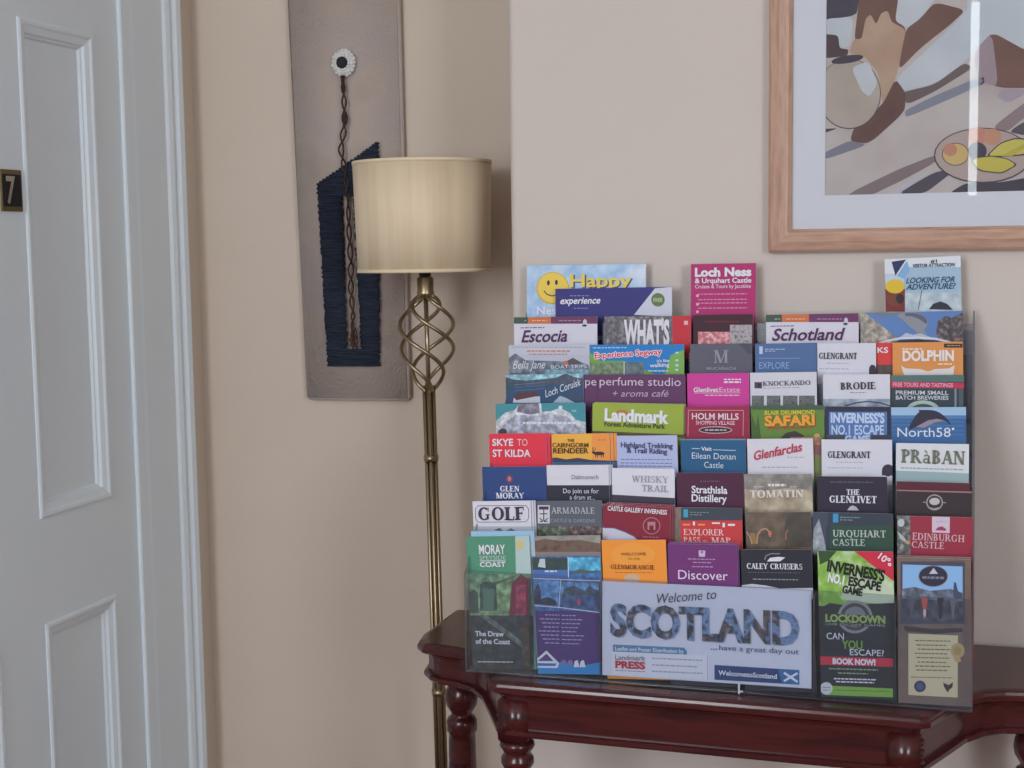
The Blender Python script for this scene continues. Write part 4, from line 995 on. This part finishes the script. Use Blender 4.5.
def d(p, t):
    c = P(222, 222, 228)
    p.poly([(767, 562.6), (770, 559), (778, 558), (785.4, 558.6), (780, 562.6)], c); p.line([(764.6, 561), (766, 557), (771, 554.8), (780, 555)], .9, P(140, 140, 150)); p.words(753, 579.8, 798, .9, P(150, 150, 160), .015); p.words(748, 573, 800, .7, P(90, 90, 100), .015)
    p.poly([(738, 587), (752, 585), (766, 586.6), (780, 589.6), (815, 589), (815, 600), (738, 600)], P(190, 192, 202))
    t.text('CALEY CRUISERS', 747, 569.8, 802.5, 570.6, 5.6, c, 'sh')
leaf(0, (740.5, 550.6), (811.5, 551), (36, 38, 46), 'black leaflet with a white boat emblem at the right of the welcome card', d, dy=-.002)
def d(p, t):
    p.rect(815, 548, 896, 607, photo((92, 140, 48), (140, 184, 78), (205, 215, 195), scale=38)); p.poly([(818, 552), (838, 551), (828, 562), (820, 566)], P(50, 80, 40)); p.poly([(852, 572), (895, 590), (895, 607), (840, 600)], P(190, 205, 175)); p.poly([(822, 600), (836, 594), (846, 606), (824, 612)], P(120, 170, 60))
    p.poly([(815, 612), (830, 604), (842, 606), (895, 604), (895, 705), (815, 705)], P(36, 40, 44)); p.poly([(852.5, 551), (896, 551), (896, 584)], P(202, 42, 64)); p.words(866, 563.6, 884, .9, P(235, 170, 180), .6)
    p.ell(855, 618, 17.4, 16.6, P(135, 140, 142)); p.ell(855, 618, 14.6, 13.8, P(60, 64, 66)); p.ell(855, 618, 11, 10.4, P(120, 124, 126)); p.poly([(823, 614.6), (888, 617), (888, 628.6), (823, 626)], P(40, 46, 44))
    k = P(28, 34, 22)
    t.text("INVERNESS'S", 826.7, 571.6, 884, 582.4, 10.5, k, 'B'); t.text('NO.1', 827.5, 582.4, 843.6, 585.6, 8.4, WHT, 'B'); t.text('ESCAPE', 848, 586, 880.6, 592, 8.4, k, 'B'); t.text('GAME', 842, 593.4, 862, 597, 7, k, 'B'); t.text('10%', 877.6, 559, 890.4, 567.6, 6.4, WHT, 'b')
    t.text('LOCKDOWN', 825.6, 622.4, 885.4, 624.4, 7, P(150, 176, 92), 'B'); t.text('LIVE ESCAPE GAMES', 825.8, 626, 885, 627.6, 2, P(160, 165, 160))
    t.text('CAN', 826.8, 640, 844, 640.6, 6.4, WHT, ''); t.text('YOU', 842, 649.4, 862.6, 650.2, 8, P(120, 170, 60), 'b'); t.text('ESCAPE?', 850, 656, 884, 657.2, 6, WHT, '')
    p.poly([(817, 657.2), (893, 659.6), (893, 668), (817, 665.6)], P(200, 42, 64)); t.text('BOOK NOW!', 832.8, 664.6, 875.6, 666.2, 5.4, WHT, 'B')
    for y, a, b, c in ((669, 829, 878, P(140, 165, 120)), (673.4, 838, 868, P(140, 165, 120)), (679, 834, 876, WHT), (682, 836, 874, WHT)): p.words(a, y, b, 1.3, c, .03)
    p.poly([(826, 686.6), (893, 689.6), (893, 698.4), (826, 696)], P(128, 176, 66)); p.words(834, 690.4, 890, 1.2, P(90, 130, 50), .03); p.ell(826.4, 689.4, 6.2, 6.2, P(205, 210, 212)); p.words(822.6, 688, 830, 1, P(130, 135, 140), 0); p.words(823, 690.6, 830, 1, P(130, 135, 140), 0)
leaf(0, (817.5, 552), (893, 553), (36, 40, 44), 'black and lime green leaflet with a red corner in the front pocket', d, dy=-.004)
def d(p, t):
    p.rect(900.5, 562.6, 965, 625, P(74, 72, 86)); p.poly([(902.6, 565.6), (962.6, 567.6), (962.6, 601), (902.6, 598)], P(134, 180, 224)); p.poly([(902, 590), (915, 588), (930, 592), (950, 590), (963, 594), (963, 622), (902, 620)], PN(96, 104, 122)); p.poly([(902, 600), (963, 602), (963, 624), (902, 621)], PN(66, 70, 84)); p.poly([(953, 594), (954, 583), (956, 584), (958, 592), (962, 595), (962, 600), (954, 600)], P(64, 76, 96))
    p.ell(933.2, 577.4, 14.8, 10.8, P(120, 120, 135)); p.ell(933.2, 577.4, 14, 10, P(46, 46, 62)); p.poly([(929, 575), (933.6, 569), (938, 575)], P(190, 195, 205)); p.words(922.4, 577.4, 944, 2.4, P(120, 122, 136), .02)
    for x, c in ((911.6, P(90, 86, 96)), (924.6, P(196, 84, 62)), (940.4, P(40, 36, 44)), (953, P(110, 104, 110))): p.poly([(x-3.4, 599), (x+3.4, 599.2), (x+1.6, 611), (x+1, 620), (x-1, 620), (x-1.6, 611)], c)
    p.ell(924.6, 614, 1.4, 4, P(200, 196, 200))
    p.poly([(904, 627), (933, 630), (962, 629), (963, 633), (933, 635), (905, 632)], P(62, 54, 58)); p.poly([(908.4, 634.6), (958, 636.6), (957.6, 698.6), (908.4, 696)], P(210, 196, 156))
    for i, y in enumerate((641, 645.4, 649.6, 653.8, 658, 662.4, 666.4, 670.4)): p.words(915+(i % 3)*1.4, y, 950-(i % 2)*3, 1.1, P(104, 88, 66), .02)
    p.words(911, 677.6, 953, .9, P(120, 100, 76), .02); p.ell(920, 687.4, 5.8, 5.8, P(50, 60, 96)); p.ell(920, 687.4, 3.4, 3.6, P(78, 88, 120)); p.poly([(943, 683), (945, 684.6), (949, 686), (953, 683), (952.6, 688), (949, 691), (948, 693.6), (946, 691), (944, 687.6)], P(60, 48, 42))
    p.ell(957.6, 651.6, 7, 7.6, P(188, 164, 108)); p.poly([(953, 657), (960, 658), (961, 663), (955, 663)], P(188, 164, 108)); p.ell(957.6, 651.6, 4, 4.4, P(170, 144, 92))
leaf(0, (897, 558.6), (971, 560.6), photo((108, 90, 84), (128, 108, 100), scale=30), 'wood brown leaflet with a parchment panel at the lower right corner', d, dy=-.003, copies=1, spare='spare brown leaflet edge behind the parchment leaflet', step=(0, -2))

# --- the large welcome card in the front pocket
def d(p, t):
    t.text('Welcome to', 655.5, 603.6, 716, 598.6, 9.4, P(70, 70, 84), 'i')
    ph = photo((22, 26, 34), (48, 60, 80), (120, 146, 186), (38, 42, 52), (104, 88, 90), (140, 172, 212), scale=38)
    t.text('SCOTLAND', 611.4, 635, 800, 644.6, 29.4, P(150, 152, 165), 'B'); t.text('SCOTLAND', 610.4, 634, 799, 643.6, 29, ph, 'B')
    [t.ell(x_, y_, .7, .7, P(64, 74, 110)) for x_, y_ in ((711.6, 648.9), (714, 649), (716.4, 649.1))]; t.text('have a great day out', 719.4, 649.9, 799, 654.2, 5.4, P(64, 74, 110), '')
    p.poly([(613, 644.4), (684, 647.6), (687, 651), (687, 654.6), (613, 651.4)], P(86, 132, 168)); t.text('Leaflet and Poster Distribution by', 615.4, 650, 684, 653, 3.6, P(225, 232, 240), 'b')
    p.poly([(612, 651.4), (707.6, 655.6), (707.6, 680), (612, 674.6)], P(222, 222, 228)); p.line([(707.6, 655.6), (707.6, 680)], .6, P(170, 172, 182))
    t.text('Landmark', 615.4, 659.4, 645.4, 660.6, 5, P(110, 108, 118), ''); t.text('PRESS', 615.6, 667.4, 645.4, 668.8, 6.6, P(196, 44, 56), 'B'); p.words(615.6, 669.8, 645, 1, P(150, 148, 156), .045)
    for y in (657.4, 664, 670.4): p.words(652, y, 690+(y*7) % 13, 1.5, P(165, 166, 178), .045)
    p.poly([(714.6, 664.8), (799.4, 670), (799.4, 684.6), (714.6, 679.6)], P(36, 66, 112)); p.poly([(778, 669), (799.4, 670), (799.4, 684.6), (782, 683)], P(48, 110, 160)); t.text('WelcometoScotland', 718.6, 674.6, 777, 678.6, 4.6, WHT, 'b')
    p.line([(784, 672.6), (797.6, 681.8)], 2.2, WHT); p.line([(797.6, 673), (784, 681)], 2.2, WHT)
leaf(0, (602, 581), (811.4, 590.4), (212, 213, 224), 'large white welcome card with photograph filled capitals in the front pocket', d, dy=-.012, h=.1352, th=.0012, name='welcome_card', cat='card')

# ================================================================== FRAMED PICTURE
FY = YW-.022
pic = empty('framed_picture', (at_y(768, 253, FY).x, YW, at_y(768, 253, FY).z))
thing(pic, 'large framed still life print in pale oak hanging above the leaflet stand', 'picture')
fx0, fz0 = at_y(767.8, 253.2, FY).x, at_y(767.8, 252.6, FY).z
ix0, iz0 = at_y(791, 229.2, FY).x, at_y(791, 229.2, FY).z
fw = ((ix0-fx0)+(iz0-fz0))/2
FW_, FH_ = 0.82, 0.66
def at_pic(o): o.matrix_parent_inverse = Matrix.Translation(-Vector(pic.location)); return o
pf = [(0, YW-.001), (0, FY+.004), (.004, FY), (fw*.45, FY-.004), (fw*.75, FY+.001), (fw*.86, FY+.001), (fw*.9, FY+.004), (fw, FY+.008), (fw, YW-.001)]
corners = [(fx0, fz0, 1, 1), (fx0+FW_, fz0, -1, 1), (fx0+FW_, fz0+FH_, -1, -1), (fx0, fz0+FH_, 1, -1)]
for i in range(4):
    bm = bmesh.new(); R = []
    for (x, z, sx, sz) in (corners[i], corners[(i+1) % 4]): R.append([bm.verts.new((x+sx*o_, y, z+sz*o_)) for o_, y in pf])
    n = len(pf)
    for k in range(n): bm.faces.new((R[0][k], R[0][(k+1) % n], R[1][(k+1) % n], R[1][k]))
    bm.faces.new(R[0]); bm.faces.new(R[1])
    at_pic(build('frame_rail', bm, M_OAK if i % 2 == 0 else M_OAKV, pic))
mx0, mz0 = at_y(825, 195.6, YW-.008).x, at_y(825, 195.4, YW-.008).z
mw, mh = mx0-ix0, mz0-iz0
gx0, gz0, gx1, gz1 = fx0+fw-.004, fz0+fw-.004, fx0+FW_-fw+.004, fz0+FH_-fw+.004
ax0, az0, ax1, az1 = mx0, mz0, gx1-.004-mw, gz1-.004-mh
bm = bmesh.new()
ym0, ym1 = YW-.0085, YW-.0065
box(bm, gx0, ym0, gz0, ax0, ym1, gz1); box(bm, ax1, ym0, gz0, gx1, ym1, gz1); box(bm, ax0, ym0, gz0, ax1, ym1, az0); box(bm, ax0, ym0, az1, ax1, ym1, gz1)
at_pic(build('mount_board', bm, pr((224, 224, 226), .7), pic))
bm = bmesh.new(); box(bm, gx0, YW-.0125, gz0, gx1, YW-.0105, gz1); at_pic(build('glass', bm, M_GLASS, pic))
# the print itself: flat painted shapes
class Art(Sheet):
    def __init__(s):
        s.up = 0.0; s.A = Vector((ax0-.002, YW-.0055, az1+.002)); s.w = ax1-ax0+.004; s.ex = Vector((1, 0, 0)); s.ez = Vector((0, 0, 1)); s.n = Vector((0, -1, 0))
        s.mat = Matrix.Translation(s.A); s.org = Vector((0, 0, CAMZ))
art = Art(); AH = az1-az0+.004
bm = bmesh.new(); box(bm, 0, 0, -AH, art.w, .004, 0)
paint = lambda *c: pr(tuple(c), .7)
wash = noise_mat('pale_wash', [(186, 172, 170), (202, 190, 186), (196, 186, 190)], scale=8, rough=.7)
ao = build('artwork', bm, [wash], pic); ao.matrix_parent_inverse = Matrix.Translation(-Vector(pic.location)) ; ao.matrix_local = ao.matrix_local
ao.location = art.A
q = Print(art, AH, .0001)
S = lambda pts: [(820+x/3.838, y/3.838) for x, y in pts]
def pp(pts, m, it=2):
    for _ in range(it):
        n_ = []
        for i in range(len(pts)):
            a, b = pts[i], pts[(i+1) % len(pts)]
            n_ += [(a[0]*.85+b[0]*.15, a[1]*.85+b[1]*.15), (a[0]*.15+b[0]*.85, a[1]*.15+b[1]*.85)]
        pts = n_
    q.poly(S(pts), m)
def pe(cx, cy, rx, ry, m, rot=0): q.ell(820+cx/3.838, cy/3.838, rx/3.838, ry/3.838, m, rot)
brown = noise_mat('umber_paint', [(112, 80, 74), (132, 98, 88)], scale=14, rough=.7); tan = noise_mat('tan_paint', [(180, 146, 122), (200, 172, 150)], scale=12, rough=.7)
linen = noise_mat('linen_paint', [(196, 200, 206), (212, 214, 218)], scale=10, rough=.7); dark = paint(74, 69, 78)
pp([(-10, -300), (340, -300), (300, 0), (150, 0), (140, 60), (-10, 80)], paint(78, 74, 82)); pp([(20, 72), (130, 65), (115, 180), (75, 185), (70, 140), (20, 130)], linen); pp([(10, 130), (70, 135), (75, 185), (110, 190), (105, 215), (10, 225)], paint(84, 70, 70))
pp([(150, 0), (160, -120), (320, -140), (300, 0), (290, 70), (330, 110), (320, 170), (180, 160), (130, 160)], brown)
pp([(130, 150), (160, 150), (175, 70), (195, 55), (215, 95), (235, 50), (260, 40), (275, 85), (328, 112), (320, 180), (290, 305), (240, 410), (225, 280), (170, 215), (110, 205)], tan)
pp([(300, 0), (310, -140), (520, -160), (440, 0), (385, 70), (335, 108), (288, 80)], linen)
pp([(440, 8), (560, 38), (500, 95), (385, 185), (300, 272), (318, 170), (332, 110), (385, 72)], brown)
pp([(440, 0), (560, 38), (560, 62), (580, -160), (900, -160), (900, 250), (783, 195), (660, 122), (560, 235), (440, 322), (312, 352), (292, 302), (385, 215), (500, 108), (562, 40)], linen)
pp([(590, 200), (660, 122), (783, 190), (900, 235), (900, 330), (783, 338), (700, 338), (605, 312)], brown); pp([(590, 200), (660, 122), (685, 335), (605, 312)], paint(168, 148, 152)); pp([(605, 312), (628, 292), (632, 318), (612, 330)], dark)
pp([(700, 340), (783, 340), (783, 365), (720, 395), (680, 370)], paint(176, 162, 168))
pp([(308, 356), (440, 325), (555, 240), (585, 262), (440, 352), (335, 402)], paint(112, 98, 94))
pp([(325, 425), (430, 372), (600, 300), (628, 306), (610, 330), (480, 388), (330, 452)], paint(138, 140, 150)); pp([(12, 588), (115, 538), (185, 555), (12, 615)], paint(132, 132, 142))
pp([(290, 302), (330, 358), (325, 430), (190, 552), (115, 542), (130, 490), (240, 402)], noise_mat('dark_umber_paint', [(98, 70, 66), (118, 86, 78)], scale=14, rough=.7))
pe(112, 360, 122, 136, paint(74, 66, 70)); pe(112, 359, 119, 133, noise_mat('clay_paint', [(176, 160, 148), (196, 184, 174)], scale=9, rough=.7)); pp([(120, 260), (185, 235), (222, 320), (190, 372), (160, 350)], linen); pe(105, 228, 62, 15, dark, -.16); pp([(12, 495), (70, 492), (20, 510)], dark)
pp([(105, 745), (300, 650), (440, 595), (448, 620), (320, 690), (185, 755), (100, 790)], paint(138, 120, 120)); pp([(295, 745), (440, 660), (525, 648), (400, 745)], paint(84, 79, 88)); pp([(250, 745), (420, 655), (445, 650), (300, 745)], paint(200, 194, 198))
pp([(660, 490), (783, 395), (900, 330), (900, 400), (783, 452), (720, 505)], paint(150, 132, 130)); pp([(720, 505), (900, 400), (900, 520), (783, 520)], paint(92, 84, 92)); pp([(500, 738), (560, 702), (700, 700), (900, 660), (900, 760), (500, 760)], paint(72, 67, 76))
pe(625, 597, 188, 107, dark); pe(625, 596, 183, 102, paint(188, 168, 158)); pe(605, 522, 36, 36, paint(204, 142, 118)); pe(662, 526, 34, 32, paint(206, 150, 120)); pe(520, 592, 52, 44, dark); pe(520, 592, 49, 41, paint(214, 184, 116)); pe(500, 575, 26, 24, paint(200, 140, 112)); pe(604, 580, 36, 34, paint(74, 70, 80))
pp([(574, 615), (610, 602), (660, 597), (720, 608), (760, 632), (700, 668), (610, 658)], dark); pp([(582, 616), (612, 605), (660, 601), (718, 611), (752, 632), (698, 663), (612, 653)], paint(206, 192, 84)); pp([(636, 600), (690, 548), (750, 528), (820, 535), (800, 596), (700, 603)], dark); pp([(644, 598), (692, 552), (750, 533), (812, 540), (794, 590), (700, 598)], paint(210, 198, 96)); pp([(690, 600), (783, 552), (800, 556), (740, 600)], paint(196, 178, 70))
bmesh.ops.delete(q.bm, geom=[v for v in q.bm.verts if not v.link_faces], context='VERTS')
me = bpy.data.meshes.new('painted_shapes'); q.bm.to_mesh(me); q.bm.free()
for m in q.mats: me.materials.append(m)
link('painted_shapes', me, ao)

# ================================================================== WALL HANGING
HY = YB-.024
hc = at_y(352, 402, HY)
hang = empty('textile_wall_hanging', (hc.x, YB, hc.z))
thing(hang, 'tall beige felt wall hanging with navy wrapped yarn shape behind the lamp', 'wall hanging')
def at_h(o): o.matrix_parent_inverse = Matrix.Translation(-Vector(hang.location)); return o
M_FELT = noise_mat('beige_felt', [(168, 153, 145), (182, 166, 156), (174, 162, 158)], scale=7, rough=.95, bump=.5, bscale=160, gain=1.0, spec=.1, detail=8)
M_NAVY = noise_mat('navy_wool', [(38, 42, 54), (54, 60, 74)], scale=90, rough=.95, gain=1.0, spec=.1, stretch=(.3, 1, 3))
M_CORD = noise_mat('brown_cord', [(58, 44, 44), (84, 64, 58)], scale=120, rough=.9, gain=1.0, spec=.1)
M_WOOL = noise_mat('white_wool', [(196, 194, 192), (226, 224, 220)], scale=200, rough=.95, gain=1.0, bump=.4)
q4 = [(286.5, 0), (398.5, 0), (409, 401), (306, 400)]
pb = [at_y(x, y, HY) for x, y in q4]
tl = pb[0]+(pb[0]-pb[3])*.22; tr = pb[1]+(pb[1]-pb[2])*.22
bm = bmesh.new(); fs = prism(bm, [(tl.x, tl.z), (tr.x, tr.z), (pb[2].x, pb[2].z), (pb[3].x, pb[3].z)], 'y', HY, YB-.0005)
bmesh.ops.bevel(bm, geom=[e for e in bm.edges], offset=.005, segments=3, affect='EDGES')
at_h(build('felt_panel', bm, M_FELT, hang, True))
# navy yarn wraps: horizontal rounds of wool around an open, slanting frame
HYF = HY-.004
def hp(x, y, off=0): v = at_y(x, y, HYF); return (v.x, HYF-off, v.z)
def xl(y): return 318.4+(329.5-318.4)*(y-184)/(366-184)
def xr(y): return 379.2+(380.5-379.2)*(y-142)/(367-142)
def topx(y): return 379.2-(y-142)/(184-142)*(379.2-318.4)
bm = bmesh.new(); rnd = random.Random(3)
y = 143.5
while y < 367:
    segs = []
    a = xl(y) if y >= 184 else topx(y); b = xr(y)
    if 196 <= y <= 349.5:
        f = (y-196)/(349.5-196); segs = [(a, 342.6+5.2*f), (354.5+8.5*f, b)]
    else: segs = [(a, b)]
    for s0, s1 in segs:
        if s1-s0 < 2: continue
        j0, j1 = rnd.uniform(-1, .6), rnd.uniform(-.6, 1.0)
        n = 5; pts = []
        for i in range(n+1):
            t = i/n; x = s0+j0+(s1+j1-s0-j0)*t
            pts.append(hp(x, y+rnd.uniform(-.15, .15), .002+.006*math.sin(math.pi*min(max(t, .04), .96))**.4))
        tube(bm, pts, .0026, 6)
    y += 2.15
at_h(build('yarn_frame', bm, M_NAVY, hang, True))
# twisted cords
def cord(keys, amp, ph, turns, r):
    pts = []; N = 90
    L = [0]
    for i in range(N+1):
        t = i/N*(len(keys)-1); k = min(int(t), len(keys)-2); f = t-k
        x = keys[k][0]+(keys[k+1][0]-keys[k][0])*f; yy = keys[k][1]+(keys[k+1][1]-keys[k][1])*f
        am = amp*(.35+.65*abs(math.sin(i/N*7.1)))
        a = ph+turns*2*math.pi*i/N
        pts.append(hp(x+am*math.cos(a), yy, .010+.0025*math.sin(a)))
    return pts
keys = [(344.5, 76), (346, 98), (347, 124), (343, 150), (348, 176), (350, 200), (351, 230), (353, 262), (353, 290), (355, 315), (354, 330), (357, 348)]
for ph in (0, math.pi):
    bm = bmesh.new(); tube(bm, cord(keys, 2.6, ph, 9, .002), .0021, 6); at_h(build('twisted_cord', bm, M_CORD, hang, True))
bm = bmesh.new(); tube(bm, [hp(344.5, 76, .009), hp(344.8, 84, .009), hp(345.2, 92, .008)], lambda t: .0042-.0015*t, 8); at_h(build('cord_binding', bm, M_CORD, hang, True)); bm = bmesh.new()
tube(bm, [hp(347, 112, .011), hp(346.8, 120, .011), hp(346, 128, .010)], .003, 8); at_h(build('cord_binding', bm, M_CORD, hang, True))
bm = bmesh.new(); rnd = random.Random(5)
for k in range(4):
    pts = [hp(357+rnd.uniform(-6, 3), 330+rnd.uniform(-4, 6)+i*4, .009+rnd.uniform(0, .004)) for i in range(4)]
    tube(bm, pts, .0016, 6)
at_h(build('cord_tassel', bm, M_CORD, hang, True))
# crocheted flower
cc = hp(344.5, 63, .004); r1 = (hp(356.5, 63)[0]-hp(344.5, 63)[0])
bm = bmesh.new()
for ring, (rr, br, nn) in enumerate(((r1*.88, r1*.17, 19), (r1*.70, r1*.19, 17), (r1*.52, r1*.18, 12))):
    for i in range(nn):
        a = 2*math.pi*i/nn+ring*.2
        bmesh.ops.create_icosphere(bm, subdivisions=2, radius=br*rnd.uniform(.85, 1.15), matrix=Matrix.Translation((cc[0]+rr*math.cos(a), HYF-.004-.002*ring, cc[2]+rr*math.sin(a)*1.05)) @ Matrix.Diagonal((1, .8, 1, 1)))
at_h(build('wool_rosette', bm, M_WOOL, hang, True))
bm = bmesh.new(); bmesh.ops.create_uvsphere(bm, u_segments=20, v_segments=12, radius=r1*.5, matrix=Matrix.Translation((cc[0]-r1*.08, HYF-.008, cc[2])) @ Matrix.Diagonal((1, .5, 1, 1)))
at_h(build('dark_button', bm, pr((42, 42, 48), .8, 1.0), hang, True))

# ================================================================== FLOOR LAMP
LY = 2.44
ltop = at_y(423.5, 160, LY); lbot = at_y(424, 268, LY)
foot = at_y(441.5, 768, LY)
axis = Vector((at_y(425.5, 290, LY).x-foot.x, 0, at_y(425.5, 290, LY).z-foot.z)).normalized()
lean = math.atan2(axis.x, axis.z)
fx = foot.x-math.tan(lean)*foot.z
lamp = empty('floor_lamp', (fx, LY, 0)); lamp.rotation_euler = (0, lean, 0)
thing(lamp, 'antique brass floor lamp with cream drum shade and twisted cage stem', 'lamp')
def lz(px, py): return (at_y(px, py, LY).z)/math.cos(lean)
zsb, zst = lz(424, 270), lz(423.5, 163)
OB = .937  # the lamp is seen at an angle to the wall
rb, rt = OB*(at_y(490.3, 268, LY).x-at_y(358, 268, LY).x)/2, OB*(at_y(493, 163, LY).x-at_y(354.3, 163, LY).x)/2
# drum shade tilts back to true vertical a little less than the stem
M_SHADE = noise_mat('cream_shade', [(214, 190, 160), (232, 212, 182)], scale=6, rough=.55, gain=1.0, spec=.35, stretch=(6, 6, .2), bump=.05)
bm = bmesh.new()
def shade_ring(r, z): return [bm.verts.new((r*math.cos(2*math.pi*i/64), r*math.sin(2*math.pi*i/64), z)) for i in range(64)]
R = [shade_ring(rb, zsb), shade_ring((rb+rt)/2, (zsb+zst)/2), shade_ring(rt, zst), shade_ring(rt-.002, zst), shade_ring((rb+rt)/2-.002, (zsb+zst)/2), shade_ring(rb-.002, zsb)]
for i in range(6):
    A, B = R[i], R[(i+1) % 6]
    for k in range(64): bm.faces.new((A[k], A[(k+1) % 64], B[(k+1) % 64], B[k]))
so = build('lamp_shade', bm, M_SHADE, lamp, True)
so.rotation_euler = (0, -lean*.9, 0)
ctr = (lz(424, 270)+lz(423.5, 163))/2
so.location = (ctr*math.sin(lean*.9)*1.0, 0, ctr*(1-math.cos(lean*.9)))
bm = bmesh.new()
for z, r in ((zsb, rb), (zst, rt)):
    sweep_profile(bm, [((r-.001)*math.cos(-2*math.pi*i/64), (r-.001)*math.sin(-2*math.pi*i/64)) for i in range(64)], [(-.002, z-.003), (.0018, z-.003), (.0018, z+.003), (-.002, z+.003)], closed=True)
build('rim_binding', bm, pr((228, 209, 177), .5, 1.0), so, True)
bm = bmesh.new()
for a in (0, 2*math.pi/3, 4*math.pi/3): tube(bm, [(.014*math.cos(a), .014*math.sin(a), zsb+.02), (rb*.985*math.cos(a), rb*.985*math.sin(a), zsb+.003)], .0015, 6)
lathe(bm, [(.012, zsb+.017), (.017, zsb+.017), (.017, zsb+.023), (.012, zsb+.023), (.012, zsb+.017)], cap=False, seg=20)
build('shade_carrier', bm, pr((60, 56, 52), .4), so)
zh = lz(425, 293)
bm = bmesh.new(); lathe(bm, [(.0098, zsb-.012), (.0115, zsb-.010), (.0115, zsb+.045), (.009, zsb+.05)], seg=24); build('bulb_holder', bm, M_BLACK, lamp, True)
bm = bmesh.new(); lathe(bm, [(.006, zsb+.05), (.012, zsb+.06), (.024, zsb+.09), (.027, zsb+.11), (.02, zsb+.13), (.006, zsb+.14)], seg=20); build('bulb', bm, pr((230, 228, 220), .3, 1.0), lamp, True)
bm = bmesh.new(); lathe(bm, [(.008, zh-.006), (.0155, zh-.004), (.0165, zh), (.0150, zh+.004), (.0155, zsb-.016), (.0125, zsb-.012), (.008, zsb-.012)], seg=24); build('candle_cup', bm, M_BRASS, lamp, True)
# cage of four bars twisted about the stem
z1, z0c = zh-.004, lz(431, 392)
RC = OB*(at_y(455.5, 345, LY).x-at_y(399.5, 345, LY).x)/2
for k in range(4):
    bm = bmesh.new(); pts = []
    for i in range(61):
        t = i/60; a = k*math.pi/2+.5+t*2*math.pi*.82
        r = .006+(RC-.006)*math.sin(math.pi*t**.78)**.8 if t < .93 else None
        if r is None:
            r = .006+(RC-.006)*math.sin(math.pi*.93**.78)**.8*(1-t)/.07
            r = max(r, .0085)
        z = z1+(z0c-z1)*t
        pts.append((r*math.cos(a), r*math.sin(a), z))
    zz = pts[-1]; aa = math.atan2(zz[1], zz[0])
    tube(bm, pts, .0037, 8); build('cage_bar', bm, M_BRASS, lamp, True)
bm = bmesh.new(); tube(bm, [(0, 0, z0c-.02), (0, 0, zh)], .0042, 10); build('centre_rod', bm, M_BRASS, lamp, True)
zc1, zc2 = lz(433, 458), lz(441, 692)
for k in range(4):
    a = k*math.pi/2+.35
    x, y = .0078*math.cos(a), .0078*math.sin(a)
    bm = bmesh.new(); tube(bm, [(x, y, .03), (x, y, z0c+.012)], .0044, 10); build('stem_rod', bm, M_BRASS, lamp, True)
for z in (zc1, zc2, .09):
    bm = bmesh.new(); lathe(bm, [(.006, z-.006), (.0136, z-.006), (.0143, z), (.0136, z+.006), (.006, z+.006)], seg=24); build('collar', bm, M_BRASS, lamp, True)
bm = bmesh.new(); lathe(bm, [(.115, .0), (.118, .006), (.112, .014), (.08, .020), (.04, .026), (.02, .036), (.014, .05), (.008, .052)], seg=48); build('lamp_base', bm, M_BRASS, lamp, True)
